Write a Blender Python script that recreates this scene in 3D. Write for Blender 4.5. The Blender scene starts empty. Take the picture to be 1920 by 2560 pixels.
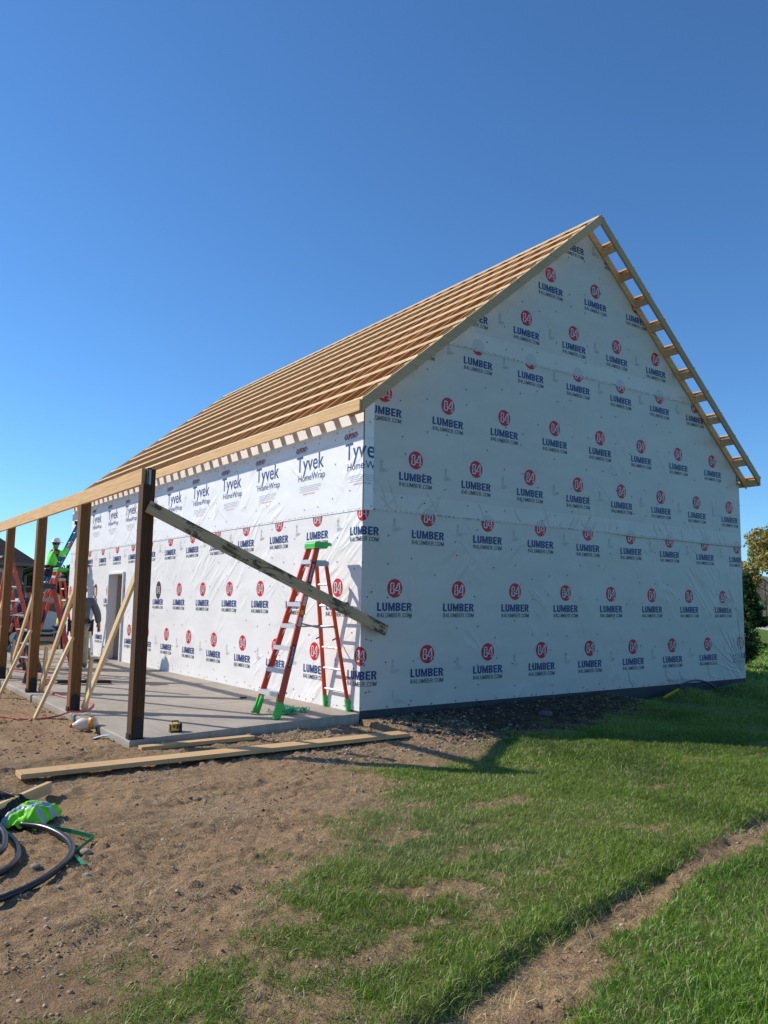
import bpy, bmesh, math, random
import numpy as np
from mathutils import Vector, Matrix
random.seed(7); rng = np.random.default_rng(11)
SC = bpy.context.scene; COL = SC.collection
# ---------------------------------------------------------------- camera
CAM = np.array([-5.978, -8.70, 1.441]); YAW, PITCH, ROLL, FPX = map(float, (-36.069, 6.614, 0.82, 1942.7))
def cam_axes():
    y, p, r = map(math.radians, (YAW, PITCH, ROLL))
    f = np.array([-math.sin(y)*math.cos(p), math.cos(y)*math.cos(p), math.sin(p)])
    rt = np.array([math.cos(y), math.sin(y), 0.]); up = np.cross(rt, f)
    return rt*math.cos(r)+up*math.sin(r), -rt*math.sin(r)+up*math.cos(r), f
AR, AU, AF = cam_axes()
cd = bpy.data.cameras.new('camera'); cam = bpy.data.objects.new('camera', cd); COL.objects.link(cam)
cd.sensor_fit = 'HORIZONTAL'; cd.sensor_width = 36; cd.lens = FPX/1920*36; cd.clip_start = .05; cd.clip_end = 6000
m = Matrix.Identity(4)
for i in range(3): m[i][0], m[i][1], m[i][2], m[i][3] = AR[i], AU[i], -AF[i], CAM[i]
cam.matrix_world = m; SC.camera = cam
# ---------------------------------------------------------------- sun and sky
SUN = Vector((-.88, 1.1, 1.0)).normalized()
w = bpy.data.worlds.new('World'); SC.world = w; w.use_nodes = True
nt = w.node_tree; bg = nt.nodes['Background']; sky = nt.nodes.new('ShaderNodeTexSky')
sky.sky_type = 'NISHITA'; sky.sun_disc = False; sky.sun_elevation = math.asin(SUN.z); sky.sun_rotation = math.atan2(SUN.x, SUN.y)
sky.altitude = 300; sky.air_density = 1.0; sky.dust_density = 0.0; sky.ozone_density = 7
tn = nt.nodes.new('ShaderNodeMix'); tn.data_type = 'RGBA'; tn.blend_type = 'MULTIPLY'; tn.inputs[0].default_value = 1; tn.inputs[7].default_value = (.75, 1.0, 1.12, 1)
nt.links.new(sky.outputs[0], tn.inputs[6]); nt.links.new(tn.outputs[2], bg.inputs[0]); bg.inputs[1].default_value = .146
sd = bpy.data.lights.new('sun', 'SUN'); sd.energy = 5.0; sd.angle = math.radians(.53); sd.color = (1, .93, .83)
so = bpy.data.objects.new('sun', sd); COL.objects.link(so); so.rotation_euler = SUN.to_track_quat('Z', 'Y').to_euler(); so.location = (-20, 20, 30)
SC.view_settings.view_transform = 'Standard'; SC.view_settings.look = 'None'; SC.view_settings.exposure = 0; SC.view_settings.gamma = 1
SC.render.resolution_x = 768; SC.render.resolution_y = 1024

# ---------------------------------------------------------------- materials
def mat(name, col, rough=.7, metal=0., spec=.5):
    mt = bpy.data.materials.new(name); mt.use_nodes = True; b = mt.node_tree.nodes['Principled BSDF']
    b.inputs['Base Color'].default_value = (*col, 1); b.inputs['Roughness'].default_value = rough
    b.inputs['Metallic'].default_value = metal; b.inputs['Specular IOR Level'].default_value = spec
    return mt, mt.node_tree, b
def N(nt, t, **k):
    n = nt.nodes.new('ShaderNode'+t)
    for a, v in k.items():
        if a.startswith('i_'): n.inputs[a[2:].replace('_', ' ')].default_value = v
        else: setattr(n, a, v)
    return n
def ramp(nt, src, stops):
    r = nt.nodes.new('ShaderNodeValToRGB'); e = r.color_ramp.elements
    while len(e) < len(stops): e.new(.5)
    for s, (p, c) in zip(e, stops): s.position = p; s.color = (*c, 1) if len(c) == 3 else c
    nt.links.new(src, r.inputs[0]); return r.outputs[0]
def noise(nt, vec, scale, detail=4, rough=.55, dist=0):
    n = N(nt, 'TexNoise'); n.inputs['Scale'].default_value = scale; n.inputs['Detail'].default_value = detail
    n.inputs['Roughness'].default_value = rough; n.inputs['Distortion'].default_value = dist
    if vec is not None: nt.links.new(vec, n.inputs['Vector'])
    return n.outputs['Fac']
def mapping(nt, src, scale=(1, 1, 1), rot=(0, 0, 0), loc=(0, 0, 0)):
    n = N(nt, 'Mapping'); n.inputs['Scale'].default_value = scale; n.inputs['Rotation'].default_value = rot; n.inputs['Location'].default_value = loc
    nt.links.new(src, n.inputs['Vector']); return n.outputs[0]
def bump(nt, b, h, strength, dist, prev=None):
    n = N(nt, 'Bump'); n.inputs['Strength'].default_value = strength; n.inputs['Distance'].default_value = dist
    nt.links.new(h, n.inputs['Height'])
    if prev is not None: nt.links.new(prev, n.inputs['Normal'])
    nt.links.new(n.outputs[0], b.inputs['Normal']); return n.outputs[0]
def mix(nt, f, a, b2, mode='MIX'):
    n = N(nt, 'Mix', data_type='RGBA', blend_type=mode)
    for s, v in ((0, f), (6, a), (7, b2)):
        if isinstance(v, (int, float)): n.inputs[s].default_value = v
        elif isinstance(v, tuple): n.inputs[s].default_value = (*v, 1)
        else: nt.links.new(v, n.inputs[s])
    return n.outputs[2]
def math_(nt, op, a, b2=0.):
    n = N(nt, 'Math', operation=op)
    for s, v in ((0, a), (1, b2)):
        if isinstance(v, (int, float)): n.inputs[s].default_value = v
        else: nt.links.new(v, n.inputs[s])
    return n.outputs[0]
def wood(name, dark, lite, knot=(.16, .08, .03), rough=.75, stain=None, knots=.5):
    mt, nt, b = mat(name, lite, rough, spec=.25)
    uv = N(nt, 'UVMap').outputs[0]
    g1 = noise(nt, mapping(nt, uv, (1.2, 26, 1)), 1.5, 5, .6, .6)
    g2 = noise(nt, mapping(nt, uv, (5, 160, 1)), 1.2, 3)
    c = ramp(nt, g1, [(.32, dark), (.62, lite)])
    c = mix(nt, .35, c, ramp(nt, g2, [(.3, dark), (.7, lite)]))
    bc = noise(nt, mapping(nt, uv, (.16, .5, 1)), 1.1, 1)
    c = mix(nt, .5, c, ramp(nt, bc, [(.35, tuple(x*.72 for x in lite)), (.65, tuple(min(1, x*1.12) for x in lite))]), 'MULTIPLY')
    c = mix(nt, .5, c, lite, 'MIX') if False else c
    v = N(nt, 'TexVoronoi'); v.inputs['Scale'].default_value = 1.0
    nt.links.new(mapping(nt, uv, (3.0, 7.5, 1)), v.inputs['Vector'])
    k = math_(nt, 'LESS_THAN', v.outputs['Distance'], .085)
    keep = math_(nt, 'GREATER_THAN', N(nt, 'SeparateColor').outputs[0], .5) if False else None
    sc = N(nt, 'SeparateColor'); nt.links.new(v.outputs['Color'], sc.inputs[0])
    k = math_(nt, 'MULTIPLY', k, math_(nt, 'LESS_THAN', sc.outputs[0], knots))
    c = mix(nt, math_(nt, 'MULTIPLY', k, .75), c, knot)
    oi = N(nt, 'ObjectInfo').outputs['Random']; c = mix(nt, 1., c, ramp(nt, oi, [(0., (.80, .77, .72)), (.5, (.95, .95, .95)), (1., (1.08, 1.06, 1.04))]), 'MULTIPLY')
    if stain:
        s = noise(nt, mapping(nt, uv, (1.3, 3, 1)), 2.2, 6, .7, .4)
        st = ramp(nt, s, [(.525, (0, 0, 0)), (.57, (1, 1, 1))]); c = mix(nt, math_(nt, 'MULTIPLY', st, .85), c, stain)
    nt.links.new(c, b.inputs['Base Color']); bump(nt, b, g2, .35, .003)
    return mt
M = {}
M['pine'] = wood('pine', (.60, .39, .19), (.86, .65, .39))
M['pine_warm'] = wood('pine_warm', (.56, .32, .13), (.76, .49, .24))
M['pine_pale'] = wood('pine_pale', (.74, .56, .33), (.92, .76, .52))
M['pine_grey'] = wood('pine_grey', (.52, .38, .23), (.74, .56, .38))
M['treated'] = wood('treated_timber', (.20, .10, .035), (.40, .225, .085), (.05, .02, .01), knots=.8)
M['treated_dark'] = wood('treated_timber_dark', (.10, .045, .02), (.21, .105, .045), (.03, .012, .008), knots=.6)
M['weathered'] = wood('weathered_board', (.56, .40, .25), (.80, .61, .42), (.08, .06, .04), stain=(.06, .045, .035))
def simple(name, col, rough=.6, metal=0., n=0., sc=8., b=0.):
    mt, nt, bs = mat(name, col, rough, metal)
    if n or b:
        tc = N(nt, 'TexCoord').outputs['Object']; f = noise(nt, tc, sc, 5)
        if n: nt.links.new(ramp(nt, f, [(.3, tuple(c*(1-n) for c in col)), (.7, tuple(min(1, c*(1+n)) for c in col))]), bs.inputs['Base Color'])
        if b: bump(nt, bs, f, b, .01)
    return mt
M['black'] = simple('black_steel', (.012, .012, .014), .6); M['steel'] = simple('galvanised', (.34, .35, .36), .45, .6)
M['alu'] = simple('aluminium', (.72, .73, .75), .42, .55, .08, 30); M['orange'] = simple('orange_fibreglass', (.62, .055, .012), .5, 0, .12, 12)
M['red'] = simple('faded_red_fibreglass', (.50, .075, .045), .55, 0, .12, 12)
M['green'] = simple('green_plastic', (.05, .50, .07), .45); M['lime'] = simple('lime_fabric', (.16, .85, .10), .85, 0, .1, 10, .4)
M['blue'] = simple('blue_fibreglass', (.012, .14, .25), .5, 0, .12, 12)
M['white'] = simple('white_paint', (.78, .78, .76), .5); M['whiteglyph'] = simple('print_white', (.74, .74, .74), .6)
M['hose'] = simple('black_pipe', (.02, .02, .022), .32); M['cloth_black'] = simple('black_cloth', (.012, .011, .014), .9, 0, .3, 20, .5)
M['silver_tape'] = simple('silver_tape', (.38, .44, .50), .4); M['strap'] = simple('green_strap', (.01, .26, .10), .4)
M['strap2'] = simple('green_band', (.02, .45, .22), .35); M['cordred'] = simple('red_hose', (.62, .10, .075), .5)
M['skin'] = simple('skin', (.33, .17, .11), .6); M['grey_cloth'] = simple('grey_cloth', (.13, .13, .135), .9, 0, .15, 12, .3)
M['navy'] = simple('navy_cloth', (.02, .035, .09), .9, 0, .2, 12, .3); M['brown_cloth'] = simple('brown_cloth', (.05, .02, .015), .9)
M['khaki'] = simple('khaki_cloth', (.42, .36, .24), .9, 0, .15, 14, .3); M['hivis'] = simple('hivis', (.55, .85, .02), .8)
M['boot'] = simple('tan_boot', (.28, .16, .06), .8); M['yellow'] = simple('yellow_plastic', (.72, .42, .02), .4)
M['darkgrey'] = simple('dark_grey_plastic', (.05, .05, .055), .5)
M['paper'] = simple('label_paper', (.55, .53, .48), .7); M['mask'] = simple('pale_blue_fabric', (.50, .70, .72), .8)
M['jug'], _nt, _b = mat('translucent_jug', (.82, .66, .55), .35); _b.inputs['Transmission Weight'].default_value = .25
M['juice'] = simple('orange_liquid', (.80, .33, .03), .3); M['cardboard'] = simple('cardboard', (.36, .22, .11), .85)
M['glass'] = simple('window_glass', (.03, .05, .07), .08); M['rubber'] = simple('tyre_rubber', (.015, .015, .015), .8)
M['truckwhite'] = simple('white_vehicle_paint', (.65, .68, .70), .25); M['carred'] = simple('red_vehicle_paint', (.33, .02, .02), .25)
M['stucco'] = simple('tan_siding', (.25, .20, .15), .85); M['shingle'] = simple('dark_shingles', (.018, .016, .02), .9, 0, .5, 4, .4)
M['gutter'] = simple('taupe_gutter', (.16, .13, .11), .5)
# house wrap: one wrinkle field shared by sheet and print
def wrap_mat(name, col, wr=.5, rough=.42, printed=False, col2=None):
    mt, nt, b = mat(name, col, rough, spec=.35)
    tc = N(nt, 'TexCoord').outputs['Object']
    def fan(deg, sc, th, seed):                                  # long tension folds, turned in the plane of the wall
        q = mapping(nt, mapping(nt, tc, (1, 1, 1), (math.radians(deg), math.radians(-deg), 0)), (sc*.16, sc*.16, sc), (0, 0, 0), (seed, seed*1.7, seed*.3))
        a = noise(nt, q, 3.2, 2, .5, .25)
        rid = math_(nt, 'SUBTRACT', 1., math_(nt, 'MULTIPLY', math_(nt, 'ABSOLUTE', math_(nt, 'SUBTRACT', a, .5)), 10.))
        rid = math_(nt, 'MAXIMUM', rid, 0.)
        msk = ramp(nt, noise(nt, mapping(nt, tc, (1, 1, 1), (0, 0, 0), (seed*3.1, 2, seed)), .9, 2), [(th, (0, 0, 0)), (th+.10, (1, 1, 1))])
        return math_(nt, 'MULTIPLY', rid, msk)
    h = math_(nt, 'ADD', fan(38, 1.5, .54, 1.3), fan(-42, 1.3, .56, 4.1)); h = math_(nt, 'ADD', h, fan(72, 1.2, .55, 7.7))
    h = math_(nt, 'ADD', h, math_(nt, 'MULTIPLY', noise(nt, tc, .9, 2), 1.5))
    h = math_(nt, 'ADD', h, math_(nt, 'MULTIPLY', noise(nt, tc, 6, 2), .10))
    p = bump(nt, b, h, wr, .030)
    f = noise(nt, mapping(nt, tc, (1, 1, 3)), 1.1, 3)
    c2 = col2 or tuple(c*.93 for c in col)
    nt.links.new(ramp(nt, f, [(.35, c2), (.65, col)]), b.inputs['Base Color'])
    return mt
M['wrap_lit'] = wrap_mat('grey_wrap_lit_tone', (.84, .825, .80), .30)  # sunlight put into the base colour: lighter copy of the grey wrap
M['wrap_shaded'] = wrap_mat('grey_wrap_shade_tone', (.63, .585, .52), .32)  # same wrap with shade put into the colour: darker copy
M['wrap_lap'] = wrap_mat('grey_wrap_lap', (.69, .64, .58), .32)
M['wrap_white'] = wrap_mat('white_wrap', (.88, .88, .87), .34)
M['p_red'] = wrap_mat('print_red', (.60, .012, .03), .2, printed=True); M['p_blue'] = wrap_mat('print_blue', (.012, .045, .18), .2)
M['p_dark'] = wrap_mat('print_dark', (.03, .04, .08), .2); M['p_navy'] = wrap_mat('print_navy', (.05, .07, .20), .2)
M['p_faint'] = wrap_mat('print_faint', (.575, .545, .52), .3); M['p_grey'] = wrap_mat('print_grey', (.40, .41, .44), .2)
M['p_oval'] = wrap_mat('print_oval', (.28, .02, .05), .2); M['cap'] = simple('nail_cap', (.02, .05, .045), .5)
M['p_white'] = wrap_mat('print_white_wrap', (.68, .68, .68), .2)
# concrete
mt, nt, b = mat('concrete', (.42, .39, .34), .9, spec=.2); tc = N(nt, 'TexCoord').outputs['Object']
c = ramp(nt, noise(nt, tc, 1.3, 6, .6), [(.3, (.30, .255, .20)), (.7, (.44, .385, .315))])
c = mix(nt, .35, c, ramp(nt, noise(nt, mapping(nt, tc, (8, .8, 1), (0, 0, .9)), 2.5, 5), [(.3, (.27, .235, .19)), (.7, (.47, .415, .34))]))
sp = ramp(nt, noise(nt, tc, 9, 3), [(.68, (0, 0, 0)), (.74, (1, 1, 1))]); c = mix(nt, math_(nt, 'MULTIPLY', sp, .35), c, (.20, .16, .12))
nt.links.new(c, b.inputs['Base Color']); bump(nt, b, noise(nt, tc, 55, 4), .25, .006); M['concrete'] = mt
M['foundation'] = simple('foundation_dark', (.055, .055, .06), .9, 0, .2, 3, .2)  # one even near-black base colour over the whole foundation
# ground
mt, nt, b = mat('soil', (.2, .13, .08), .95, spec=.1); tc = N(nt, 'TexCoord').outputs['Object']
n1 = noise(nt, tc, .9, 5, .6); n2 = noise(nt, tc, 11, 5, .65); n3 = noise(nt, tc, 70, 4, .7)
d = ramp(nt, n1, [(.32, (.29, .175, .088)), (.68, (.46, .30, .16))])
d = mix(nt, .6, d, ramp(nt, n2, [(.3, (.19, .112, .058)), (.7, (.50, .33, .175))]))
d = mix(nt, .55, d, ramp(nt, n3, [(.30, (.125, .074, .040)), (.5, (.41, .265, .145)), (.72, (.66, .50, .31))]))
gr = ramp(nt, n2, [(.3, (.09, .14, .028)), (.7, (.17, .19, .055))])
far = ramp(nt, noise(nt, tc, .35, 6, .65), [(.3, (.075, .14, .018)), (.7, (.14, .22, .032))])
far = mix(nt, .6, far, ramp(nt, noise(nt, mapping(nt, tc, (1, 1, 1)), 5, 5, .7), [(.3, (.05, .10, .012)), (.7, (.17, .26, .045))]))
a1 = N(nt, 'Attribute', attribute_name='grass').outputs['Fac']; a2 = N(nt, 'Attribute', attribute_name='lawn').outputs['Fac']; a3 = N(nt, 'Attribute', attribute_name='soil_shade').outputs['Fac']
dmp = ramp(nt, noise(nt, mapping(nt, tc, (.55, 1.3, 1), (0, 0, .5)), 1.6, 6, .7, .6), [(.50, (0, 0, 0)), (.62, (1, 1, 1))]); d = mix(nt, math_(nt, 'MULTIPLY', dmp, .42), d, (.15, .092, .052))
c = mix(nt, a1, d, gr); c = mix(nt, a2, c, far); c = mix(nt, a3, c, (.035, .027, .021))  # last mix paints shade into the soil colour
nt.links.new(c, b.inputs['Base Color']); p = bump(nt, b, n2, .7, .04); bump(nt, b, n3, .9, .022, p); M['ground'] = mt
def tint_mat(name, rough=.7, sss=0., trans=.0, spec=.25):
    mt, nt, b = mat(name, (.1, .2, .05), rough, spec=spec)
    a = N(nt, 'Attribute', attribute_name='tint').outputs['Color']; nt.links.new(a, b.inputs['Base Color'])
    if trans:
        t = N(nt, 'BsdfTranslucent'); nt.links.new(a, t.inputs[0]); ms = N(nt, 'MixShader'); ms.inputs[0].default_value = trans
        nt.links.new(b.outputs[0], ms.inputs[1]); nt.links.new(t.outputs[0], ms.inputs[2]); nt.links.new(ms.outputs[0], nt.nodes['Material Output'].inputs[0])
    return mt
M['blade'] = tint_mat('grass_blade', .45, trans=.30, spec=.4); M['leaf'] = tint_mat('foliage', .7, trans=.3); M['pebble'] = tint_mat('pebble', .9)
M['bark'] = simple('bark', (.10, .075, .055), .95, 0, .3, 6, .5)

# ---------------------------------------------------------------- helpers
def tag(o, label=None, cat=None, group=None, kind=None):
    if label: o['label'] = label
    if cat: o['category'] = cat
    if group: o['group'] = group
    if kind: o['kind'] = kind
    return o
def thing(name, label, cat, loc=(0, 0, 0), rz=0, group=None):
    o = bpy.data.objects.new(name, None); COL.objects.link(o); o.location = loc; o.rotation_euler = (0, 0, rz); o.empty_display_size = .2
    return tag(o, label, cat, group)
class MB:
    def __init__(s): s.v = []; s.f = []; s.uv = []; s.mi = []
    def face(s, pts, uvs=None, mi=0):
        n = len(s.v); s.v += [tuple(p) for p in pts]; s.f.append(tuple(range(n, n+len(pts)))); s.mi.append(mi)
        s.uv += uvs or [(p[0], p[1]) for p in pts]
    def bar(s, p0, p1, wd, th, up=(0, 0, 1), mi=0):          # rectangular bar; wd across, th along 'up'
        p0 = Vector(p0); p1 = Vector(p1); d = (p1-p0); L = d.length; d.normalize(); up = Vector(up)
        x = d.cross(up).normalized()*(wd/2); z = x.cross(d).normalized()*(th/2)
        ru = random.uniform(0, 40); rv = random.uniform(0, 40)
        c = [p0-x-z, p0+x-z, p0+x+z, p0-x+z, p1-x-z, p1+x-z, p1+x+z, p1-x+z]
        per = [0, wd, wd+th, 2*wd+th, 2*wd+2*th]
        for i in range(4):
            j = (i+1) % 4
            s.face([c[i], c[j], c[j+4], c[i+4]], [(ru, rv+per[i]), (ru, rv+per[i+1]), (ru+L, rv+per[i+1]), (ru+L, rv+per[i])], mi)
        s.face([c[3], c[2], c[1], c[0]], [(ru, rv), (ru+.02, rv), (ru+.02, rv+th), (ru, rv+th)], mi)
        s.face([c[4], c[5], c[6], c[7]], [(ru, rv), (ru+.02, rv), (ru+.02, rv+th), (ru, rv+th)], mi); return s
    def box(s, lo, hi, mi=0):
        lo = Vector(lo); hi = Vector(hi); c = (lo+hi)/2
        dims = hi-lo; ax = max(range(3), key=lambda i: dims[i])
        a = Vector(c); b2 = Vector(c); a[ax] = lo[ax]; b2[ax] = hi[ax]
        if ax == 2: return s.bar(a, b2, dims.y, dims.x, (1, 0, 0), mi)
        if ax == 0: return s.bar(a, b2, dims.y, dims.z, (0, 0, 1), mi)
        return s.bar(a, b2, dims.x, dims.z, (0, 0, 1), mi)
    def tube(s, pts, r, n=8, mi=0, cap=True):
        pts = [Vector(p) for p in pts]; rs = r if isinstance(r, (list, tuple)) else [r]*len(pts)
        base = len(s.v); prev = None
        for i, p in enumerate(pts):
            d = (pts[min(i+1, len(pts)-1)]-pts[max(i-1, 0)]).normalized()
            if prev is None: x = d.orthogonal().normalized()
            else: x = (prev-d*prev.dot(d)).normalized()
            prev = x; y = d.cross(x)
            for k in range(n):
                a = 2*math.pi*k/n; s.v.append(tuple(p+(x*math.cos(a)+y*math.sin(a))*rs[i]))
        for i in range(len(pts)-1):
            for k in range(n):
                a = base+i*n+k; b2 = base+i*n+(k+1) % n
                s.f.append((a, b2, b2+n, a+n)); s.mi.append(mi); s.uv += [(i*.1, k/n), (i*.1, (k+1)/n), (i*.1+.1, (k+1)/n), (i*.1+.1, k/n)]
        if cap:
            s.f.append(tuple(base+k for k in range(n))[::-1]); s.mi.append(mi); s.uv += [(0, 0)]*n
            e = base+(len(pts)-1)*n; s.f.append(tuple(e+k for k in range(n))); s.mi.append(mi); s.uv += [(0, 0)]*n
        return s
    def lathe(s, prof, c=(0, 0, 0), n=20, mi=0, sx=1, sy=1):
        base = len(s.v)
        for r, z in prof:
            for k in range(n): a = 2*math.pi*k/n; s.v.append((c[0]+r*sx*math.cos(a), c[1]+r*sy*math.sin(a), c[2]+z))
        for i in range(len(prof)-1):
            for k in range(n):
                a = base+i*n+k; b2 = base+i*n+(k+1) % n; s.f.append((a, b2, b2+n, a+n)); s.mi.append(mi); s.uv += [(0, 0)]*4
        return s
    def prism(s, poly, a, b2, ax=1, mi=0):                       # poly in the two other axes, extruded along ax from a to b2
        def P(p, t):
            q = [0, 0, 0]; o = [i for i in range(3) if i != ax]; q[o[0]] = p[0]; q[o[1]] = p[1]; q[ax] = t; return q
        n = len(poly); ru = random.uniform(0, 30)
        s.face([P(p, a) for p in poly], [(ru+p[0], p[1]) for p in poly], mi); s.face([P(p, b2) for p in poly][::-1], [(ru+p[0], p[1]) for p in poly][::-1], mi)
        for i in range(n):
            j = (i+1) % n; s.face([P(poly[j], a), P(poly[i], a), P(poly[i], b2), P(poly[j], b2)], None, mi)
        return s
    def build(s, name, mats, parent=None, bevel=0., smooth=False, world=True, origin=None):
        me = bpy.data.meshes.new(name); off = Vector((0, 0, 0))
        if parent is not None and world: off = Vector(parent.location)
        if origin is not None: off = Vector(origin)
        me.from_pydata([tuple(Vector(v)-off) for v in s.v], [], s.f)
        for x in (mats if isinstance(mats, list) else [mats]): me.materials.append(x)
        me.polygons.foreach_set('material_index', s.mi)
        ul = me.uv_layers.new(name='UVMap'); ul.data.foreach_set('uv', np.array(s.uv, float).ravel())
        if smooth: me.polygons.foreach_set('use_smooth', [True]*len(me.polygons))
        bm = bmesh.new(); bm.from_mesh(me); bmesh.ops.recalc_face_normals(bm, faces=bm.faces)
        if bevel: 
            bmesh.ops.remove_doubles(bm, verts=bm.verts, dist=1e-5)
            bmesh.ops.bevel(bm, geom=bm.edges, offset=bevel, segments=1, affect='EDGES')
        bm.to_mesh(me); bm.free(); me.update()
        o = bpy.data.objects.new(name, me); COL.objects.link(o)
        if parent is not None: o.parent = parent
        if origin is not None: o.location = origin
        return o
def board(name, p0, p1, wd, th, up, m_, label, cat, group=None, bevel=.003):
    return tag(MB().bar(p0, p1, wd, th, up).build(name, m_, bevel=bevel, origin=p0), label, cat, group)
def copy_thing(o, loc, rz=None, label=None, parent=None):
    c = o.copy(); COL.objects.link(c)
    if parent is not None: c.parent = parent
    else: c.location = loc
    if rz is not None: c.rotation_euler = (0, 0, rz)
    if label: c['label'] = label
    for ch in [x for x in bpy.data.objects if x.parent == o]: copy_thing(ch, None, parent=c)
    return c
# value noise
def _h(ix, iy, s): 
    n = (ix*374761393+iy*668265263+s*69069) & 0xffffffff; n = ((n ^ (n >> 13))*1274126177) & 0xffffffff; return ((n ^ (n >> 16)) & 0xffff)/65535.
def vn(x, y, s=0):
    x = np.asarray(x, float); y = np.asarray(y, float); ix = np.floor(x).astype(np.int64); iy = np.floor(y).astype(np.int64); fx = x-ix; fy = y-iy
    fx = fx*fx*(3-2*fx); fy = fy*fy*(3-2*fy)
    return (_h(ix, iy, s)*(1-fx)+_h(ix+1, iy, s)*fx)*(1-fy)+(_h(ix, iy+1, s)*(1-fx)+_h(ix+1, iy+1, s)*fx)*fy
def fbm(x, y, o=4, s=0):
    r = 0; a = .5; t = 0
    for i in range(o): r = r+a*vn(x*2**i, y*2**i, s+i*17); t += a; a *= .55
    return r/t
def ss(a, b2, x): t = np.clip((x-a)/(b2-a), 0, 1); return t*t*(3-2*t)
def polydist(x, y, poly):                                       # signed distance, positive inside
    x = np.asarray(x, float); y = np.asarray(y, float); d = np.full(x.shape, 1e9); ins = np.zeros(x.shape, bool); n = len(poly)
    for i in range(n):
        (ax, ay), (bx, by) = poly[i], poly[(i+1) % n]; vx, vy = bx-ax, by-ay
        t = np.clip(((x-ax)*vx+(y-ay)*vy)/(vx*vx+vy*vy+1e-12), 0, 1); d = np.minimum(d, np.hypot(x-ax-t*vx, y-ay-t*vy))
        c = ((ay > y) != (by > y)) & (x < (bx-ax)*(y-ay)/(by-ay+1e-12)+ax); ins ^= c
    return np.where(ins, d, -d)
# ---------------------------------------------------------------- ground
DIRT = [(-40, 30), (-40, -6.6), (-6.2, -5.35), (-5.25, -5.25), (-5.07, -5.15), (-4.76, -5.07), (-4.40, -4.85), (-4.04, -4.60), (-3.74, -4.50), (-3.2, -4.2),
        (-2.85, -3.95), (-2.32, -3.6), (-1.75, -3.1), (-1.61, -2.77), (-1.5, -2.3), (-1.2, -2.15), (-.35, -2.35), (.55, -1.75), (1.2, -1.5), (2.6, -1.45), (4.2, -1.0), (5.4, -.3), (5.6, .5), (5.6, 14), (2, 30)]
TRK = [(9, -3.1), (4, -4.35), (.31, -5.30), (-1.48, -5.63), (-2.47, -5.80), (-3.2, -5.93), (-3.6, -6.05), (-4.2, -6.2), (-5.2, -6.9), (-5.2, -7.6), (-4.0, -6.9),
       (-3.5, -6.47), (-2.93, -6.26), (-2.62, -6.06), (-2.0, -5.96), (-1.02, -5.74), (-.2, -5.62), (4, -4.72), (9, -3.4)]
LIP = [(9, -3.1), (4, -4.35), (.31, -5.30), (-1.48, -5.63), (-2.47, -5.80), (-3.2, -5.93), (-3.6, -6.05), (-4.2, -6.2), (-4.8, -6.6)]
BARE = [(-1.35, -3.85, .42, .22), (-1.9, -4.3, .3, .12), (-2.95, -5.1, .45, .16), (-3.7, -5.5, .5, .2), (-2.3, -4.75, .35, .1), (1.7, -3.65, .35, .08), (2.6, -3.9, .3, .07),
        (-2.0, -5.15, .28, .1), (-4.6, -5.9, .7, .35), (-.9, -4.9, .3, .08), (-2.6, -4.25, .25, .1), (.4, -4.25, .3, .07), (-3.3, -4.9, .3, .1), (-.9, -6.2, .16, .07)]
def lip_d(x, y):                                                # signed distance across the rut's upper lip, positive on the lawn side
    x = np.asarray(x, float); xs = np.array([p[0] for p in LIP][::-1]); ys = np.array([p[1] for p in LIP][::-1])
    return y-np.interp(x, xs, ys)
def gmask(x, y):
    nz = fbm(x*2.2, y*2.2, 4, 3)-.5; nf = fbm(x*9, y*9, 2, 9)-.5
    nb = fbm(x*3.7+9, y*3.7, 3, 77)-.5; d = -polydist(x, y, DIRT)+nz*.8+nb*.5+nf*.35; g = ss(-.12, .42, d)
    g = np.maximum(g, .35*ss(-.75, .1, d)*ss(.60, .72, fbm(x*8, y*8, 2, 19)))
    t = polydist(x, y, TRK)+nz*.22+nf*.12; g = g*(1-ss(-.04, .05, t))
    wx_ = (fbm(x*2.6, y*2.6, 3, 141)-.5)*.7; wy_ = (fbm(x*2.6, y*2.6, 3, 151)-.5)*.45
    for cx, cy, rx, ry in BARE:
        q = 1-np.hypot((x+wx_-cx)/rx, (y+wy_-cy)/ry)+nf*1.4; g = g*(1-.8*ss(-.1, .6, q))
    th = ss(.30, .52, fbm(x*1.7+5, y*1.7, 3, 21)); near = ss(-2.9, -4.4, y)*ss(-1.0, -2.8, x)*ss(-.2, .1, lip_d(x, y))
    g = g*(1-near*(1-th)*.80)
    g = g*(.80+.20*ss(.38, .52, fbm(x*4.3, y*4.3, 3, 23)))
    return g
WX = [-60, -3.2, 0, 1, 3, 5, 6, 7, 8, 9.6, 14, 60]; WZ = [-.17, -.165, -.10, -.09, -.055, -.045, -.25, -.21, -.17, -.15, -.25, -.3]
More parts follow.
